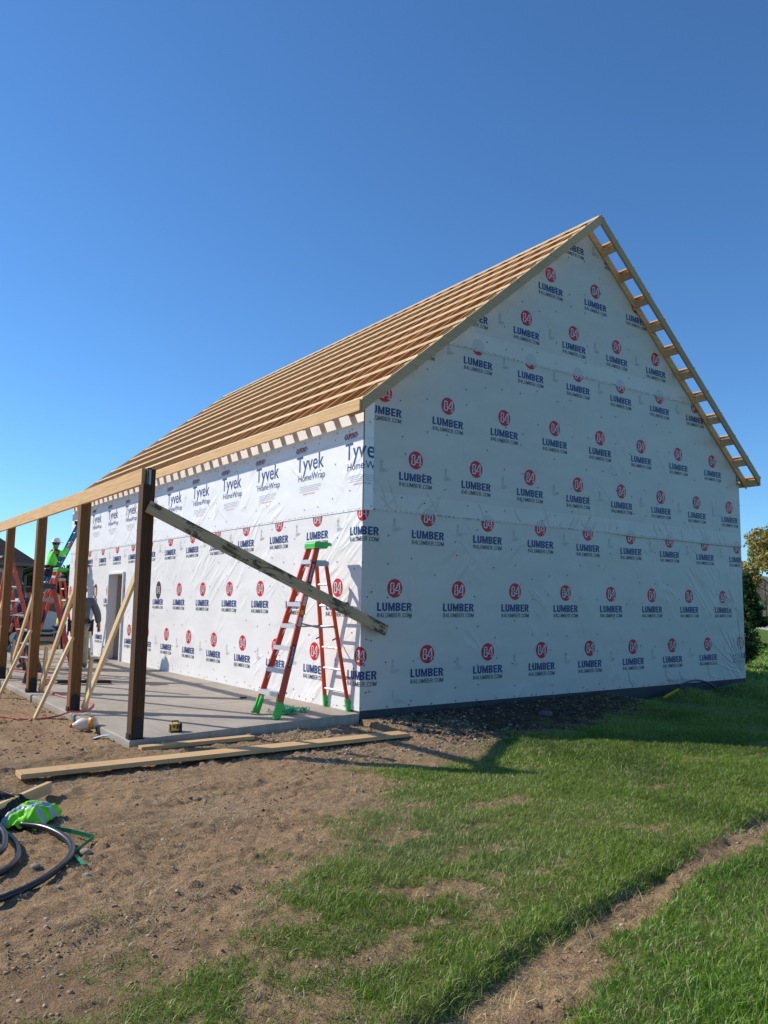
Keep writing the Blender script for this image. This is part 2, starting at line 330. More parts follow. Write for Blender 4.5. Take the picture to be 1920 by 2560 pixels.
def gz(x, y, fine=True):
    x = np.asarray(x, float); y = np.asarray(y, float)
    base = np.interp(x, WX, WZ); k = ss(-1.7, -.05, y); z = -.2*(1-k)+base*k
    z = np.where(x < 0, -.2+(.035)*ss(-1.2, -.2, y)+0*x, z)
    z = z+(fbm(x*.7, y*.7, 3, 5)-.5)*.05*ss(-.3, -1.5, y)
    l = lip_d(x, y); inb = ss(-5.4, -4.6, x)
    wob = (fbm(x*5, y*5, 3, 31)-.5)*.10
    z = z-inb*(.016+.030*ss(.35, .65, fbm(x*1.6, y*1.6, 2, 33)))*ss(.05, -.03, l+wob)*ss(-.9, -.35, l)
    z = z+inb*.010*np.exp(-((l-.06)/.12)**2)
    # mounds by the far end of the gable footing
    z = z+.16*np.exp(-((x-6.9)/.5)**2-((y+.45)/.28)**2)+.12*np.exp(-((x-8.6)/.7)**2-((y+.5)/.3)**2)
    if fine:
        g = gmask(x, y); r = ss(13, 8, np.hypot(x, y+3))
        ro = ss(.38, .62, fbm(x*1.2+2, y*1.8, 3, 171)); z = z+r*(1-g)*((fbm(x*5, y*7, 4, 41)-.5)*(.022+.040*ro)+(fbm(x*24, y*24, 3, 51)-.5)*(.012+.030*ro))
        z = z-r*.022*ss(.02, -.02, y-np.interp(x, [-5.2, -4.82, -4.64, -4.33, -4.0, -3.7, -3.3], [-4.75, -4.66, -4.47, -4.48, -4.42, -4.50, -4.5])+(fbm(x*6, y*6, 2, 191)-.5)*.1)*ss(-5.1, -4.7, y)*ss(-3.4, -3.9, x)*(.3+.7*ro)
        cl = vn(x*14, y*14, 71); z = z+r*(1-g)*np.maximum(0, cl-.72)*.07
    slab = ss(.02, -.06, polydist(x, y, [(-3.05, 0), (10, 0), (10, 15.1), (-3.05, 15.1)])) 
    return z*slab+(-.32)*(1-slab)
def axis(parts):
    r = []
    for a, b2, s in parts: r += list(np.arange(a, b2, s))
    return r
def grow(a, end, s, k=1.22):
    r = []
    sg = 1 if end > a else -1
    while (end-a)*sg > 0: r.append(a); a += sg*s; s *= k
    return r
gx = np.array(grow(-6.6, -3500, .15)[::-1][:-1]+axis([(-6.6, 3.0, .025), (3.0, 10.2, .07)])+grow(10.2, 3500, .25, 1.15))
gy = np.array(grow(-7.4, -3500, .15)[::-1][:-1]+axis([(-7.4, .1, .025)])+grow(.1, 3500, .12, 1.12))
X, Y = np.meshgrid(gx, gy); Z = gz(X, Y); nx, ny = len(gx), len(gy)
G = gmask(X, Y)
me = bpy.data.meshes.new('ground'); co = np.stack([X, Y, Z], -1).reshape(-1, 3)
idx = np.arange(nx*ny).reshape(ny, nx); q = np.stack([idx[:-1, :-1], idx[:-1, 1:], idx[1:, 1:], idx[1:, :-1]], -1).reshape(-1, 4)
me.vertices.add(len(co)); me.vertices.foreach_set('co', co.ravel()); me.loops.add(q.size); me.loops.foreach_set('vertex_index', q.ravel())
me.polygons.add(len(q)); me.polygons.foreach_set('loop_start', np.arange(len(q))*4); me.update(); me.validate()
def attr(me, n, v): a = me.attributes.new(n, 'FLOAT', 'POINT'); a.data.foreach_set('value', np.asarray(v, np.float32).ravel())
lawn = G*np.maximum(ss(9.0, 12.5, X), np.maximum(ss(3, 8, Y)*ss(5.6, 6, X), ss(20, 26, Y)))
lawn = np.maximum(lawn, ss(22, 28, Y)); attr(me, 'grass', G*.85); attr(me, 'lawn', lawn)
soil_shade = ss(-1.75, -1.2, Y)*ss(.3, 1.0, X)*ss(6.0, 4.8, X)*(1-G)*.8+.35*ss(.35, .6, fbm(X*1.1, Y*1.1, 3, 81))*0  # painted shade: bare soil darkened along the foot of the gable
soil_shade = np.maximum(soil_shade, .22*np.exp(-((lip_d(X, Y)+.03)/.022)**2)*ss(-5, -4.4, X)); attr(me, 'soil_shade', soil_shade)  # painted shadow line under the lip of the rut
me.materials.append(M['ground']); me.polygons.foreach_set('use_smooth', [True]*len(q))
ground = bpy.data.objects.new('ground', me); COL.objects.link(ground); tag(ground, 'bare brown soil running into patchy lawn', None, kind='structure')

# visibility test for scattering (wider than the frame so a shifted camera still sees it)
def vis(x, y, z, pad=.22):
    v = np.stack([x, y, z], -1)-CAM; d = v@AF; u = (v@AR)/d*FPX/960; t = (v@AU)/d*FPX/1280
    return (d > .5) & (abs(u) < 1+pad) & (abs(t) < 1+pad)
def mesh_np(name, co, faces, tint, material, kind=None, label=None, cat=None, per=None):
    me = bpy.data.meshes.new(name); me.vertices.add(len(co)); me.vertices.foreach_set('co', co.astype(np.float32).ravel())
    fl = np.concatenate([f.ravel() for f in faces]); me.loops.add(len(fl)); me.loops.foreach_set('vertex_index', fl.astype(np.int32))
    st = []; o = 0
    for f in faces: st.append(o+np.arange(len(f))*f.shape[1]); o += f.size
    st = np.concatenate(st); me.polygons.add(len(st)); me.polygons.foreach_set('loop_start', st.astype(np.int32)); me.update(calc_edges=True)
    a = me.attributes.new('tint', 'FLOAT_COLOR', 'POINT'); c = np.ones((len(co), 4), np.float32); c[:, :3] = tint; a.data.foreach_set('color', c.ravel())
    me.materials.append(material); ob = bpy.data.objects.new(name, me); COL.objects.link(ob); return tag(ob, label, cat, None, kind)
def blades(name, xlo, xhi, ylo, yhi, dens, hgt, wid, label, seed, maskfn, palette, lean=1.0, zoff=0.):
    r = np.random.default_rng(seed); n = int((xhi-xlo)*(yhi-ylo)*dens)
    nc = max(1, n//7); cx = r.uniform(xlo, xhi, nc); cy = r.uniform(ylo, yhi, nc); k = r.integers(0, nc, n)
    sp = .022 if wid < .008 else .05
    x = cx[k]+r.normal(0, sp, n); y = cy[k]+r.normal(0, sp, n)
    ok = vis(x, y, np.full(n, -.2)); x, y, k = x[ok], y[ok], k[ok]
    mk = maskfn(x, y); ok = r.random(len(x)) < mk; x, y, k, mk = x[ok], y[ok], k[ok], mk[ok]
    n = len(x); z = gz(x, y)-.004
    vig = fbm(x*1.3, y*1.3, 3, 91)
    h = hgt*(.30+1.0*r.random(n)**1.3)*(.55+.95*vig)*(.7+.3*np.minimum(1, mk*1.2)); a = r.uniform(0, 2*np.pi, n)
    la = r.uniform(0, 2*np.pi, nc)[k]+r.normal(0, .9, n); ln = h*lean*(.3+1.1*r.random(n))
    wx, wy = np.cos(a)*wid/2*(.7+.6*r.random(n)), np.sin(a)*wid/2*(.7+.6*r.random(n)); dx, dy = np.cos(la)*ln, np.sin(la)*ln
    v = np.zeros((n, 5, 3)); v[:, 0] = np.stack([x-wx, y-wy, z], -1); v[:, 1] = np.stack([x+wx, y+wy, z], -1)
    mx, my, mz = x+dx*.35, y+dy*.35, z+h*.6
    v[:, 2] = np.stack([mx+wx*.8, my+wy*.8, mz], -1); v[:, 3] = np.stack([mx-wx*.8, my-wy*.8, mz], -1); v[:, 4] = np.stack([x+dx, y+dy, z+h*.93], -1)
    b0 = np.arange(n)*5; q = np.stack([b0, b0+1, b0+2, b0+3], -1); t = np.stack([b0+3, b0+2, b0+4], -1)
    pal = np.array(palette); hue = fbm(x*.9+3, y*.9, 3, 101); ci = np.clip(hue*1.5-.25+r.normal(0, .14, n), 0, .999)*(len(pal)-1); i0 = ci.astype(int); fr = (ci-i0)[:, None]
    c = pal[i0]*(1-fr)+pal[np.minimum(i0+1, len(pal)-1)]*fr; c = c*(.75+.5*r.random((n, 1)))
    dry = r.random(n) < .07+.16*ss(.52, .66, fbm(x*1.6+30, y*1.6, 3, 131)); c[dry] = np.array([.42, .36, .18])*(.7+.5*r.random((dry.sum(), 1)))
    tint = np.repeat(c, 5, 0)
    return mesh_np(name, v.reshape(-1, 3), [q, t], tint, M['blade'], 'stuff', label, None)
PAL = [(.08, .155, .018), (.13, .22, .02), (.19, .30, .027), (.26, .36, .045), (.32, .38, .10), (.15, .25, .045)]
PAL2 = [(.10, .20, .02), (.14, .28, .022), (.20, .35, .032), (.28, .40, .07)]
def lawnmask(x, y): return gmask(x, y)*((polydist(x, y, TRK) < .05) & (y < -.02))
up = lambda x, y: lawnmask(x, y)*(lip_d(x, y) > -.12)
lo = lambda x, y: lawnmask(x, y)*(lip_d(x, y) <= -.12)
blades('grass', -5.6, 3.2, -6.6, -3.4, 14000, 0.043, 0.0036, 'patchy green lawn blades between the bare soil and the rut', 1, up, PAL)
blades('grass', -5.6, 4.5, -8.2, -3.2, 13500, 0.052, 0.004, 'brighter lawn grass below the wheel rut at the bottom right', 2, lo, PAL2)
blades('grass', -2.0, 6.5, -3.5, -.1, 8000, 0.04, 0.0052, 'lawn grass running up to the shaded gable wall', 3, lambda x, y: lawnmask(x, y)*(lip_d(x, y) > -.1), PAL)
blades('grass', 6.4, 13, -4.5, -.1, 2200, .06, .011, 'shaded lawn beyond the far end of the gable', 4, lambda x, y: lawnmask(x, y), PAL)
blades('grass', 9.75, 30, -.1, 26, 320, .10, .03, 'sunlit lawn to the right behind the barn', 5, lambda x, y: gmask(x, y), PAL2)
def ledge(x, y):                                                 # churned band of clods across the soil
    return np.exp(-((y-np.interp(x, [-5.2, -4.82, -4.64, -4.33, -4.0, -3.7], [-4.75, -4.66, -4.47, -4.48, -4.42, -4.50]))/.065)**2)*(x < -3.6)+.8*np.exp(-((y-np.interp(x, [-4.9, -4.43, -4.19, -4.05, -3.5], [-5.0, -4.93, -4.91, -5.15, -5.3]))/.05)**2)*ss(-5.0, -4.7, x)*ss(-3.3, -3.7, x)
# dry stalks on the soil
def straw(x, y): return (1-gmask(x, y))*(.25+.75*ss(.42, .62, fbm(x*1.9, y*1.9, 3, 111)))*(y < -.05)
s_ = blades('straw', -5.6, 1.2, -7.2, -.1, 2300, .030, .0028, 'short dry stalks littering the brown soil', 6, lambda x, y: straw(x, y)*((x < -3.05) | (y < -.05)), [(.30, .22, .13), (.50, .41, .26), (.62, .54, .38)], 2.2)
blades('straw', -5.6, 6, -7.6, -3, 900, .05, .0032, 'yellowed trampled stalks lying in the wheel rut', 8, lambda x, y: ss(-.02, .06, polydist(x, y, TRK)), [(.36, .30, .12), (.52, .44, .22), (.45, .45, .16)], 2.0)
# pebbles and clods
def lumps(name, n, xlo, xhi, ylo, yhi, smin, smax, pal, label, seed, maskfn):
    r = np.random.default_rng(seed); x = r.uniform(xlo, xhi, n); y = r.uniform(ylo, yhi, n)
    ok = vis(x, y, np.full(n, -.2)) & (r.random(n) < maskfn(x, y)); x, y = x[ok], y[ok]; n = len(x); z = gz(x, y)
    bm = bmesh.new(); bmesh.ops.create_icosphere(bm, subdivisions=1, radius=1); bv = np.array([v.co[:] for v in bm.verts]); bf = np.array([[v.index for v in f.verts] for f in bm.faces]); bm.free()
    s = smin*(smax/smin)**(r.random(n)**2.5); k = len(bv)
    v = bv[None]*(1+r.normal(0, .28, (n, k, 1)))*np.stack([s*r.uniform(.8, 1.3, n), s*r.uniform(.8, 1.3, n), s*r.uniform(.5, .8, n)], -1)[:, None]
    v = v+np.stack([x, y, z+s*.25], -1)[:, None]; f = (bf[None]+(np.arange(n)*k)[:, None, None]).reshape(-1, 3)
    pal = np.array(pal); c = pal[r.integers(0, len(pal), n)]*(.7+.6*r.random((n, 1)))
    return mesh_np(name, v.reshape(-1, 3), [f], np.repeat(c, k, 0), M['pebble'], 'stuff', label)
SO = [(.30, .19, .10), (.39, .26, .15), (.22, .14, .08), (.44, .32, .20), (.48, .38, .27)]
dm = lambda x, y: (1-gmask(x, y))*(.3+.7*ss(.4, .6, fbm(x*1.3, y*1.3, 3, 121)))*((y < -.03) | (x < -3.1))
lumps('gravel', 17000, -5.8, 1.5, -7.2, -.02, .002, .013, SO, 'small clods and pebbles scattered over the brown soil', 21, dm)
lumps('clods', 7000, -5.4, -3.2, -5.4, -4.1, .0025, .009, [(.30, .185, .095), (.36, .235, .125), (.25, .15, .078), (.40, .27, .15)], 'churned clods in the old wheel marks on the brown soil', 27, ledge)
lumps('gravel', 5000, -6.2, -3.06, -.1, 9, .005, .022, SO, 'clods along the outer edge of the porch slab', 22, lambda x, y: 0*x+1)
lumps('gravel', 5500, .2, 6.2, -1.7, -.02, .005, .03, [(.07, .055, .045), (.11, .085, .065), (.05, .04, .035), (.20, .16, .12)], 'rubble against the foot of the gable, shade painted into its colours', 23, lambda x, y: 1-gmask(x, y))  # palette darkened to carry the gable's shade
lumps('gravel', 1500, -1.8, 1.4, -2.0, -.02, .006, .022, [(.34, .27, .19), (.27, .21, .15), (.44, .37, .28)], 'pale pebbles at the corner of the slab', 24, lambda x, y: 1-gmask(x, y))
for i, (x, y, s, lb) in enumerate([(-3.28, -2.45, .028, 'brown stone alone on the bare soil, larger of two'), (-3.34, -2.43, .02, 'brown stone alone on the bare soil, smaller of two'),
    (-4.53, -3.75, .030, 'pale stone beside the big loop of black pipe'), (-4.42, -3.33, .042, 'straw-coloured clod beside the green strap'), (-4.75, -3.45, .03, 'pale stone inside the loop of black pipe'),
    (-.85, -.62, .04, 'grey stone on the soil below the slab corner'), (2.6, -.9, .10, 'flat pale stone in the shaded rubble by the gable'), (-1.65, -.09, .04, 'tan stone against the front edge of the slab')]):
    bm = bmesh.new(); bmesh.ops.create_icosphere(bm, subdivisions=2, radius=s)
    for v in bm.verts: v.co *= 1+.35*(float(vn(v.co.x/s*1.3+i*9, v.co.y/s*1.3+v.co.z/s, i))-.5); v.co.z *= .6
    me = bpy.data.meshes.new('stone'); bm.to_mesh(me); bm.free(); me.materials.append(simple('stone_%d' % i, [(.20, .14, .10), (.20, .14, .10), (.34, .27, .19), (.36, .28, .17), (.32, .26, .19), (.24, .20, .16), (.12, .10, .09), (.30, .21, .13)][i], .95, 0, .25, 25, .5))
    o = bpy.data.objects.new('stone', me); COL.objects.link(o); o.location = (x, y, float(gz(x, y))+s*.25); tag(o, lb, 'stone', 'loose stones')
# ---------------------------------------------------------------- porch slab
def sz(x): return -.03-.0246*(-x)                                # top of the slab falls towards its outer edge
mb = MB()
for a, b2 in ((.0, 1.985), (2.0, 4.40), (4.415, 7.08), (7.095, 9.8), (9.815, 12.4), (12.415, 15.0)):
    mb.prism([(-3.05, sz(-3.05)-.015), (-3.035, sz(-3.035)), (-.004, sz(0)), (-.004, -.5), (-3.05, -.5)], a, b2, 1)
slab = tag(mb.build('concrete_slab', M['concrete']), 'grey concrete porch slab along the sunny wall', None, kind='structure')
# ---------------------------------------------------------------- barn
W, L, APX, APZ, SL = 9.6, 15.0, 4.8, 8.355, .829
def zt(x): return APZ-SL*abs(x-APX)
barn = thing('barn', 'unfinished gabled barn in printed house wrap with bare roof framing', 'barn')
mb = MB(); mb.box((-.003, .004, -.6), (W-.02, .2, -.004)); mb.box((W-.22, .2, -.6), (W-.02, L, -.004)); mb.box((.0, L-.2, -.6), (W-.22, L-.0, -.004)); mb.box((-.003, .2, -.6), (.2, L-.2, -.035))
mb.build('foundation', M['foundation'], barn)
tag(MB().box((.2, .2, -.3), (W-.22, L-.2, -.045)).build('floor', M['concrete'], barn))
# prints -------------------------------------------------
_tc = {}
def text2d(s, bold=0.):
    k = (s, bold)
    if k in _tc: return _tc[k]
    cu = bpy.data.curves.new('t', 'FONT'); cu.body = s; cu.size = 1; cu.fill_mode = 'FRONT'; cu.resolution_u = 3; cu.offset = bold
    o = bpy.data.objects.new('t', cu); COL.objects.link(o); bpy.context.view_layer.update()
    me = o.evaluated_get(bpy.context.evaluated_depsgraph_get()).to_mesh()
    v = np.array([x.co[:2] for x in me.vertices]); f = [tuple(p.vertices) for p in me.polygons]
    o.to_mesh_clear(); bpy.data.objects.remove(o); bpy.data.curves.remove(cu)
    v -= v.min(0); v /= v.max(0); _tc[k] = (v, f); return _tc[k]
def block_text(txt, t, hz, gap):
    """condensed block capitals made of separate strokes: list of (polygon, layer step)"""
    W_ = dict(L=.46, U=.54, M=.72, B=.55, E=.49, R=.56, C=.53, O=.56); W_.update({'8': .52, '4': .55, '.': .2}); out = []; x = 0
    def rc(a, b2, c, d): return [(a, b2), (c, b2), (c, d), (a, d)]
    def arc(cx, cy, rx, ry, a0, a1, n=7):
        o = [(cx+rx*math.cos(a0+(a1-a0)*i/n), cy+ry*math.sin(a0+(a1-a0)*i/n)) for i in range(n+1)]; q = [(cx+max(rx-t, .01)*math.cos(a0+(a1-a0)*i/n), cy+max(ry-hz, .01)*math.sin(a0+(a1-a0)*i/n)) for i in range(n+1)]
        return [[o[i], o[i+1], q[i+1], q[i]] for i in range(n)]
    h2 = math.pi/2
    for ch in txt:
        w_ = W_[ch]; P = []
        if ch == 'L': P = [rc(0, 0, t, 1), rc(t, 0, w_, hz)]
        if ch == 'E': P = [rc(0, 0, t, 1), rc(t, 0, w_, hz), rc(t, 1-hz, w_, 1), rc(t, .5-hz/2, w_*.92, .5+hz/2)]
        if ch == 'U': P = [rc(0, .3, t, 1), rc(w_-t, .3, w_, 1)]+arc(w_/2, .3, w_/2, .31, math.pi, 2*math.pi, 10)
        if ch == 'M': P = [rc(0, 0, t*.95, 1), rc(w_-t*.95, 0, w_, 1), [(t*.95, 1), (t*.95, .62), (w_/2-t*.3, 0), (w_/2, 0), (w_/2, .42)], [(w_-t*.95, 1), (w_/2, .42), (w_/2, 0), (w_/2+t*.3, 0), (w_-t*.95, .62)]]
        if ch in 'BR':
            P = [rc(0, 0, t, 1), rc(t, 1-hz, w_*.5, 1), rc(t, .5-hz/2, w_*.5, .5+hz/2)]+arc(w_*.5, .73, w_*.5, .27, -h2, h2)
            P += [rc(t, 0, w_*.5, hz)]+arc(w_*.5, .27, w_*.5, .27, -h2, h2) if ch == 'B' else [[(w_*.45, .46), (w_*.45+t, .46), (w_, 0), (w_-t*1.05, 0)]]
        if ch == 'O': P = [rc(0, .3, t, .7), rc(w_-t, .3, w_, .7)]+arc(w_/2, .3, w_/2, .31, math.pi, 2*math.pi, 10)+arc(w_/2, .7, w_/2, .31, 0, math.pi, 10)
        if ch == 'C': P = [rc(0, .3, t, .7)]+arc(w_/2, .3, w_/2, .31, math.pi, 2*math.pi, 10)+arc(w_/2, .7, w_/2, .31, 0, math.pi, 10)
        if ch == '8': P = arc(w_/2, .27, w_/2, .28, 0, 4*h2, 14)+arc(w_/2, .75, w_*.45, .25, 0, 4*h2, 14)
        if ch == '4': P = [rc(w_*.62, 0, w_*.62+t, 1), rc(0, .22, w_*.62, .22+hz), rc(w_*.62+t, .22, w_, .22+hz), [(0, .22+hz), (t, .22+hz), (w_*.62, .75), (w_*.62, 1)]]
        if ch == '.': P = [rc(.03, 0, .03+t, hz*1.1)]
        out += [([(x+a, b2) for a, b2 in p], i % 4) for i, p in enumerate(P)]; x += w_+gap
    W0 = x-gap; return [([(a/W0, b2) for a, b2 in p], i) for p, i in out]
BT1 = block_text('LUMBER', .19, .19, .09); BT2 = block_text('84LUMBER.COM', .115, .12, .13)
class Print:                                                     # flat art in (s, z): s runs to the right as one reads it
    def __init__(s): s.v = []; s.f = []; s.mi = []; s.lay = []
    def add(s, v, f, mi, lay):
        n = len(s.v); s.v += [(a, b2, lay) for a, b2 in v]; s.f += [tuple(n+i for i in x) for x in f]; s.mi += [mi]*len(f)
    def text(s, t, x0, z0, x1, z1, mi, lay, bold=0.):
        v, f = text2d(t, bold); s.add([(x0+a*(x1-x0), z0+b2*(z1-z0)) for a, b2 in v], f, mi, lay)
    def disc(s, x, z, r, mi, lay, n=28, rz=None):
        rz = rz or r; s.add([(x+r*math.cos(2*math.pi*k/n), z+rz*math.sin(2*math.pi*k/n)) for k in range(n)], [tuple(range(n))], mi, lay)
    def rect(s, x0, z0, x1, z1, mi, lay): s.add([(x0, z0), (x1, z0), (x1, z1), (x0, z1)], [(0, 1, 2, 3)], mi, lay)
    def ring(s, x, z, r0, r1, mi, lay, n=16):
        v = [(x+r*math.cos(2*math.pi*k/n), z+r*math.sin(2*math.pi*k/n)) for r in (r0, r1) for k in range(n)]
        s.add(v, [(k, (k+1) % n, n+(k+1) % n, n+k) for k in range(n)], mi, lay)
PM = ['p_red', 'p_blue', 'p_dark', 'p_white', 'p_grey', 'p_faint', 'p_oval', 'p_navy', 'cap']
def lumber_logo(P, x, z, lay=1, faint=False):
    if faint:
        P.disc(x, z, .131, 5, lay); return
    P.disc(x, z, .131, 0, lay)
    # condensed white 84
    def bar(pts, wd):
        for (ax, az), (bx, bz) in zip(pts, pts[1:]):
            dx, dz = bx-ax, bz-az; l = math.hypot(dx, dz); nx_, nz_ = -dz/l*wd/2, dx/l*wd/2
            P.add([(x+ax+nx_, z+az+nz_), (x+bx+nx_, z+bz+nz_), (x+bx-nx_, z+bz-nz_), (x+ax-nx_, z+az-nz_)], [(0, 1, 2, 3)], 3, lay+1)
    def loop(cx, cz, hw, hh, wd, wh):                            # rounded frame: heavy sides, thin caps
        n = 20; o = []; i_ = []
        for k in range(n):
            a = 2*math.pi*k/n; c, s = math.cos(a), math.sin(a); e = .55
            ux = math.copysign(abs(c)**e, c); uz = math.copysign(abs(s)**e, s)
            o.append((x+cx+ux*hw, z+cz+uz*hh)); i_.append((x+cx+ux*(hw-wd), z+cz+uz*(hh-wh)))
        P.add(o+i_, [(k, (k+1) % n, n+(k+1) % n, n+k) for k in range(n)], 3, lay+1)
    loop(-.047, .040, .035, .038, .0165, .013); loop(-.047, -.035, .040, .043, .0185, .015); bar([(-.07, .004), (-.024, .004)], .013)
    bar([(.078, .078), (.078, -.078)], .022); bar([(.064, .078), (.006, -.026)], .017); bar([(-.001, -.032), (.104, -.032)], .013); bar([(.05, -.078), (.105, -.078)], .012)
    P.ring(x+.135, z+.115, .007, .011, 4, lay, 8)
    for BT, z0, z1, mi in ((BT1, z-.315, z-.200, 1), (BT2, z-.402, z-.341, 2)):
        for p, i in BT: P.add([(x-.30+a*.60, z0+b2*(z1-z0)) for a, b2 in p], [tuple(range(len(p)))], mi, lay+i*.08)
    P.ring(x+.315, z-.31, .005, .008, 4, lay, 8)
def code_mark(P, x, z, lay=1):
    P.ring(x, z, .017, .024, 4, lay, 12); P.text('c', x-.008, z-.012, x+.008, z+.010, 4, lay, .02)
    P.text('CLASSIFIED', x-.025, z+.030, x+.025, z+.040, 4, lay)
    for i, wd in enumerate((.05, .035, .055)): P.rect(x-.025, z-.045-.016*i, x-.025+wd, z-.037-.016*i, 4, lay)
    for i, wd in enumerate((.11, .16, .13, .12, .07)): P.rect(x-.03, z-.10-.012*i, x-.03+wd, z-.0955-.012*i, 4, lay)
D0 = 1.183
def band(P, rows, s0, s1, lay, faint_above=None):
    for z, off, mark in rows:
        k0 = int((s0-1)/D0)-1; k1 = int((s1+1)/D0)+1
        for k in range(k0, k1+1):
            x = off+k*D0
            if s0-.5 < x < s1+.5:
                lumber_logo(P, x, z, lay)
            if mark and s0 < x+D0/2 < s1: code_mark(P, x+D0/2-.02, z-.09, lay)
def caps(P, s0, s1, z0, z1, lay, seed, edge=()):
    r = random.Random(seed); s = s0+.06
    while s < s1:
        for z in np.arange(z0+.15, z1, .46):
            if r.random() < .8: P.disc(s+r.uniform(-.05, .05), z+r.uniform(-.16, .16), .0115, 8, lay, 7)
        s += .406
    for ez in edge:
        s = s0
        while s < s1: P.disc(s+r.uniform(-.05, .05), ez+r.uniform(-.01, .01), .012, 8, lay, 7); s += .42
def staples(P, s0, s1, z, lay, seed, slope=0.):
    r = random.Random(seed); s = s0
    while s < s1:
        a = r.uniform(-.6, .6); l = r.uniform(.012, .026); P.add([(s-l*math.cos(a), z+slope*(s-s0)+r.uniform(-.012, .012)-l*math.sin(a)), (s+l*math.cos(a), z+slope*(s-s0)+l*math.sin(a)), (s+l*math.cos(a), z+slope*(s-s0)+l*math.sin(a)+.0045), (s-l*math.cos(a), z+slope*(s-s0)-l*math.sin(a)+.0045)], [(0, 1, 2, 3)], 8, lay); s += r.uniform(.05, .10)
def finish(P, cuts, to3d):
    """clip the art by half planes (point, outward normal) and hand back 3D vertices"""
    bm = bmesh.new(); vs = [bm.verts.new(v) for v in P.v]
    for f, mi in zip(P.f, P.mi):
        try: q = bm.faces.new([vs[i] for i in f]); q.material_index = mi
        except ValueError: pass
    for co, no in cuts:
        bmesh.ops.bisect_plane(bm, geom=bm.verts[:]+bm.edges[:]+bm.faces[:], dist=1e-6, plane_co=(co[0], co[1], 0), plane_no=(no[0], no[1], 0), clear_outer=True)
    bm.verts.index_update(); bm.verts.ensure_lookup_table()
    v = [to3d(*x.co) for x in bm.verts]; f = [tuple(x.index for x in q.verts) for q in bm.faces]; mi = [q.material_index for q in bm.faces]; bm.free(); return v, f, mi
def wall_part(name, label, pieces, mats_):
    """pieces: list of (verts, faces, material indices)"""
    v = []; f = []; mi = []
    for a, b2, c in pieces: n = len(v); v += a; f += [tuple(n+i for i in x) for x in b2]; mi += c
    me = bpy.data.meshes.new(name); me.from_pydata(v, [], f)
    for x in mats_: me.materials.append(M[x])
    me.polygons.foreach_set('material_index', mi); me.update(); o = bpy.data.objects.new(name, me); COL.objects.link(o); o.parent = barn
    if label: o['label'] = label
    return o
# gable wall facing the camera: (s, z, layer) -> (s, -0.0025*layer, z)
gab = lambda s, z, l: (s, -.003*l, z)
DZ = .20                                                         # wrap stops this far under the rafter tops
sl = [((0, zt(0)-DZ), (-SL, 1)), ((W, zt(W)-DZ), (SL, 1))]
def panel(poly, lay, mi): P = Print(); P.add(poly, [tuple(range(len(poly)))], mi, lay); return P
GP = []
S2, S3, S3S = 2.704, 5.33, .015
base_m = len(PM)
GM = PM+['wrap_shaded', 'wrap_lap', 'wrap_white']
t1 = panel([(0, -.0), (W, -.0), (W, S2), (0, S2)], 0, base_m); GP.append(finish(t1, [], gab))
t2 = panel([(0, S2), (W, S2), (W, S3+.2), (0, S3+.1)], 2, base_m); GP.append(finish(t2, sl, gab))
t3 = panel([(0, S3), (W, S3+S3S*W), (W, 9), (0, 9)], 4, base_m); GP.append(finish(t3, sl, gab))
GP.append(finish(panel([(0, S2), (W, S2), (W, 2.962), (0, 2.962)], 2.4, base_m+1), sl, gab))
GP.append(finish(panel([(0, S3), (W, S3+S3S*W), (W, 5.76), (0, 5.62)], 4.4, base_m+1), sl, gab))
P = Print(); band(P, [(.715, -.028, 1), (1.635, .563, 0), (2.67, -.028, 1)], -.1, W, 1); GP.append(finish(P, [((0, S2), (0, 1)), ((0, 0), (-1, 0)), ((W, 0), (1, 0))], gab))
P = Print(); band(P, [(3.485, .91-D0, 1), (4.385, .335, 0), (5.431, .95, 1)], 0, W, 3); GP.append(finish(P, sl+[((0, S3), (-S3S, 1)), ((.158, 0), (-1, 0)), ((W, 0), (1, 0)), ((0, S2), (0, -1))], gab))
P = Print(); band(P, [(6.155, .85, 1), (7.068, .27, 0), (7.98, .85, 1)], 0, W, 5); GP.append(finish(P, sl, gab))
P = Print()
for k in range(-1, 9):
    P.disc(.95+k*D0, 5.431, .131, 5, 4.8)
GP.append(finish(P, sl+[((0, 0), (-1, 0)), ((W, 0), (1, 0)), ((0, S3), (S3S, -1))], gab))
P = Print()
for k in range(-1, 9): P.disc(-.028+k*D0, 2.67, .131, 5, 2.8)
GP.append(finish(P, sl+[((0, 0), (-1, 0)), ((W, 0), (1, 0)), ((0, S2), (0, -1))], gab))
P = Print(); caps(P, 0, W, 0, S2-.1, 2, 1, (.03,)); caps(P, .2, W, S2+.1, S3-.1, 4, 2); caps(P, .2, W, S3+.1, 8.2, 6, 3); caps(P, .06, .16, 0, 4, 5, 5)
staples(P, .1, W, S2+.012, 3.5, 5); staples(P, .1, W, S3+.02, 5.6, 6, S3S)
r_ = random.Random(3)
for z in np.arange(S2, 4.1, .09): P.rect(.150+r_.uniform(-.01, .01), z, .155+r_.uniform(-.01, .01), z+.035, 8, 4.5)
GP.append(finish(P, sl+[((0, 0), (-1, 0)), ((W, 0), (1, 0))], gab))
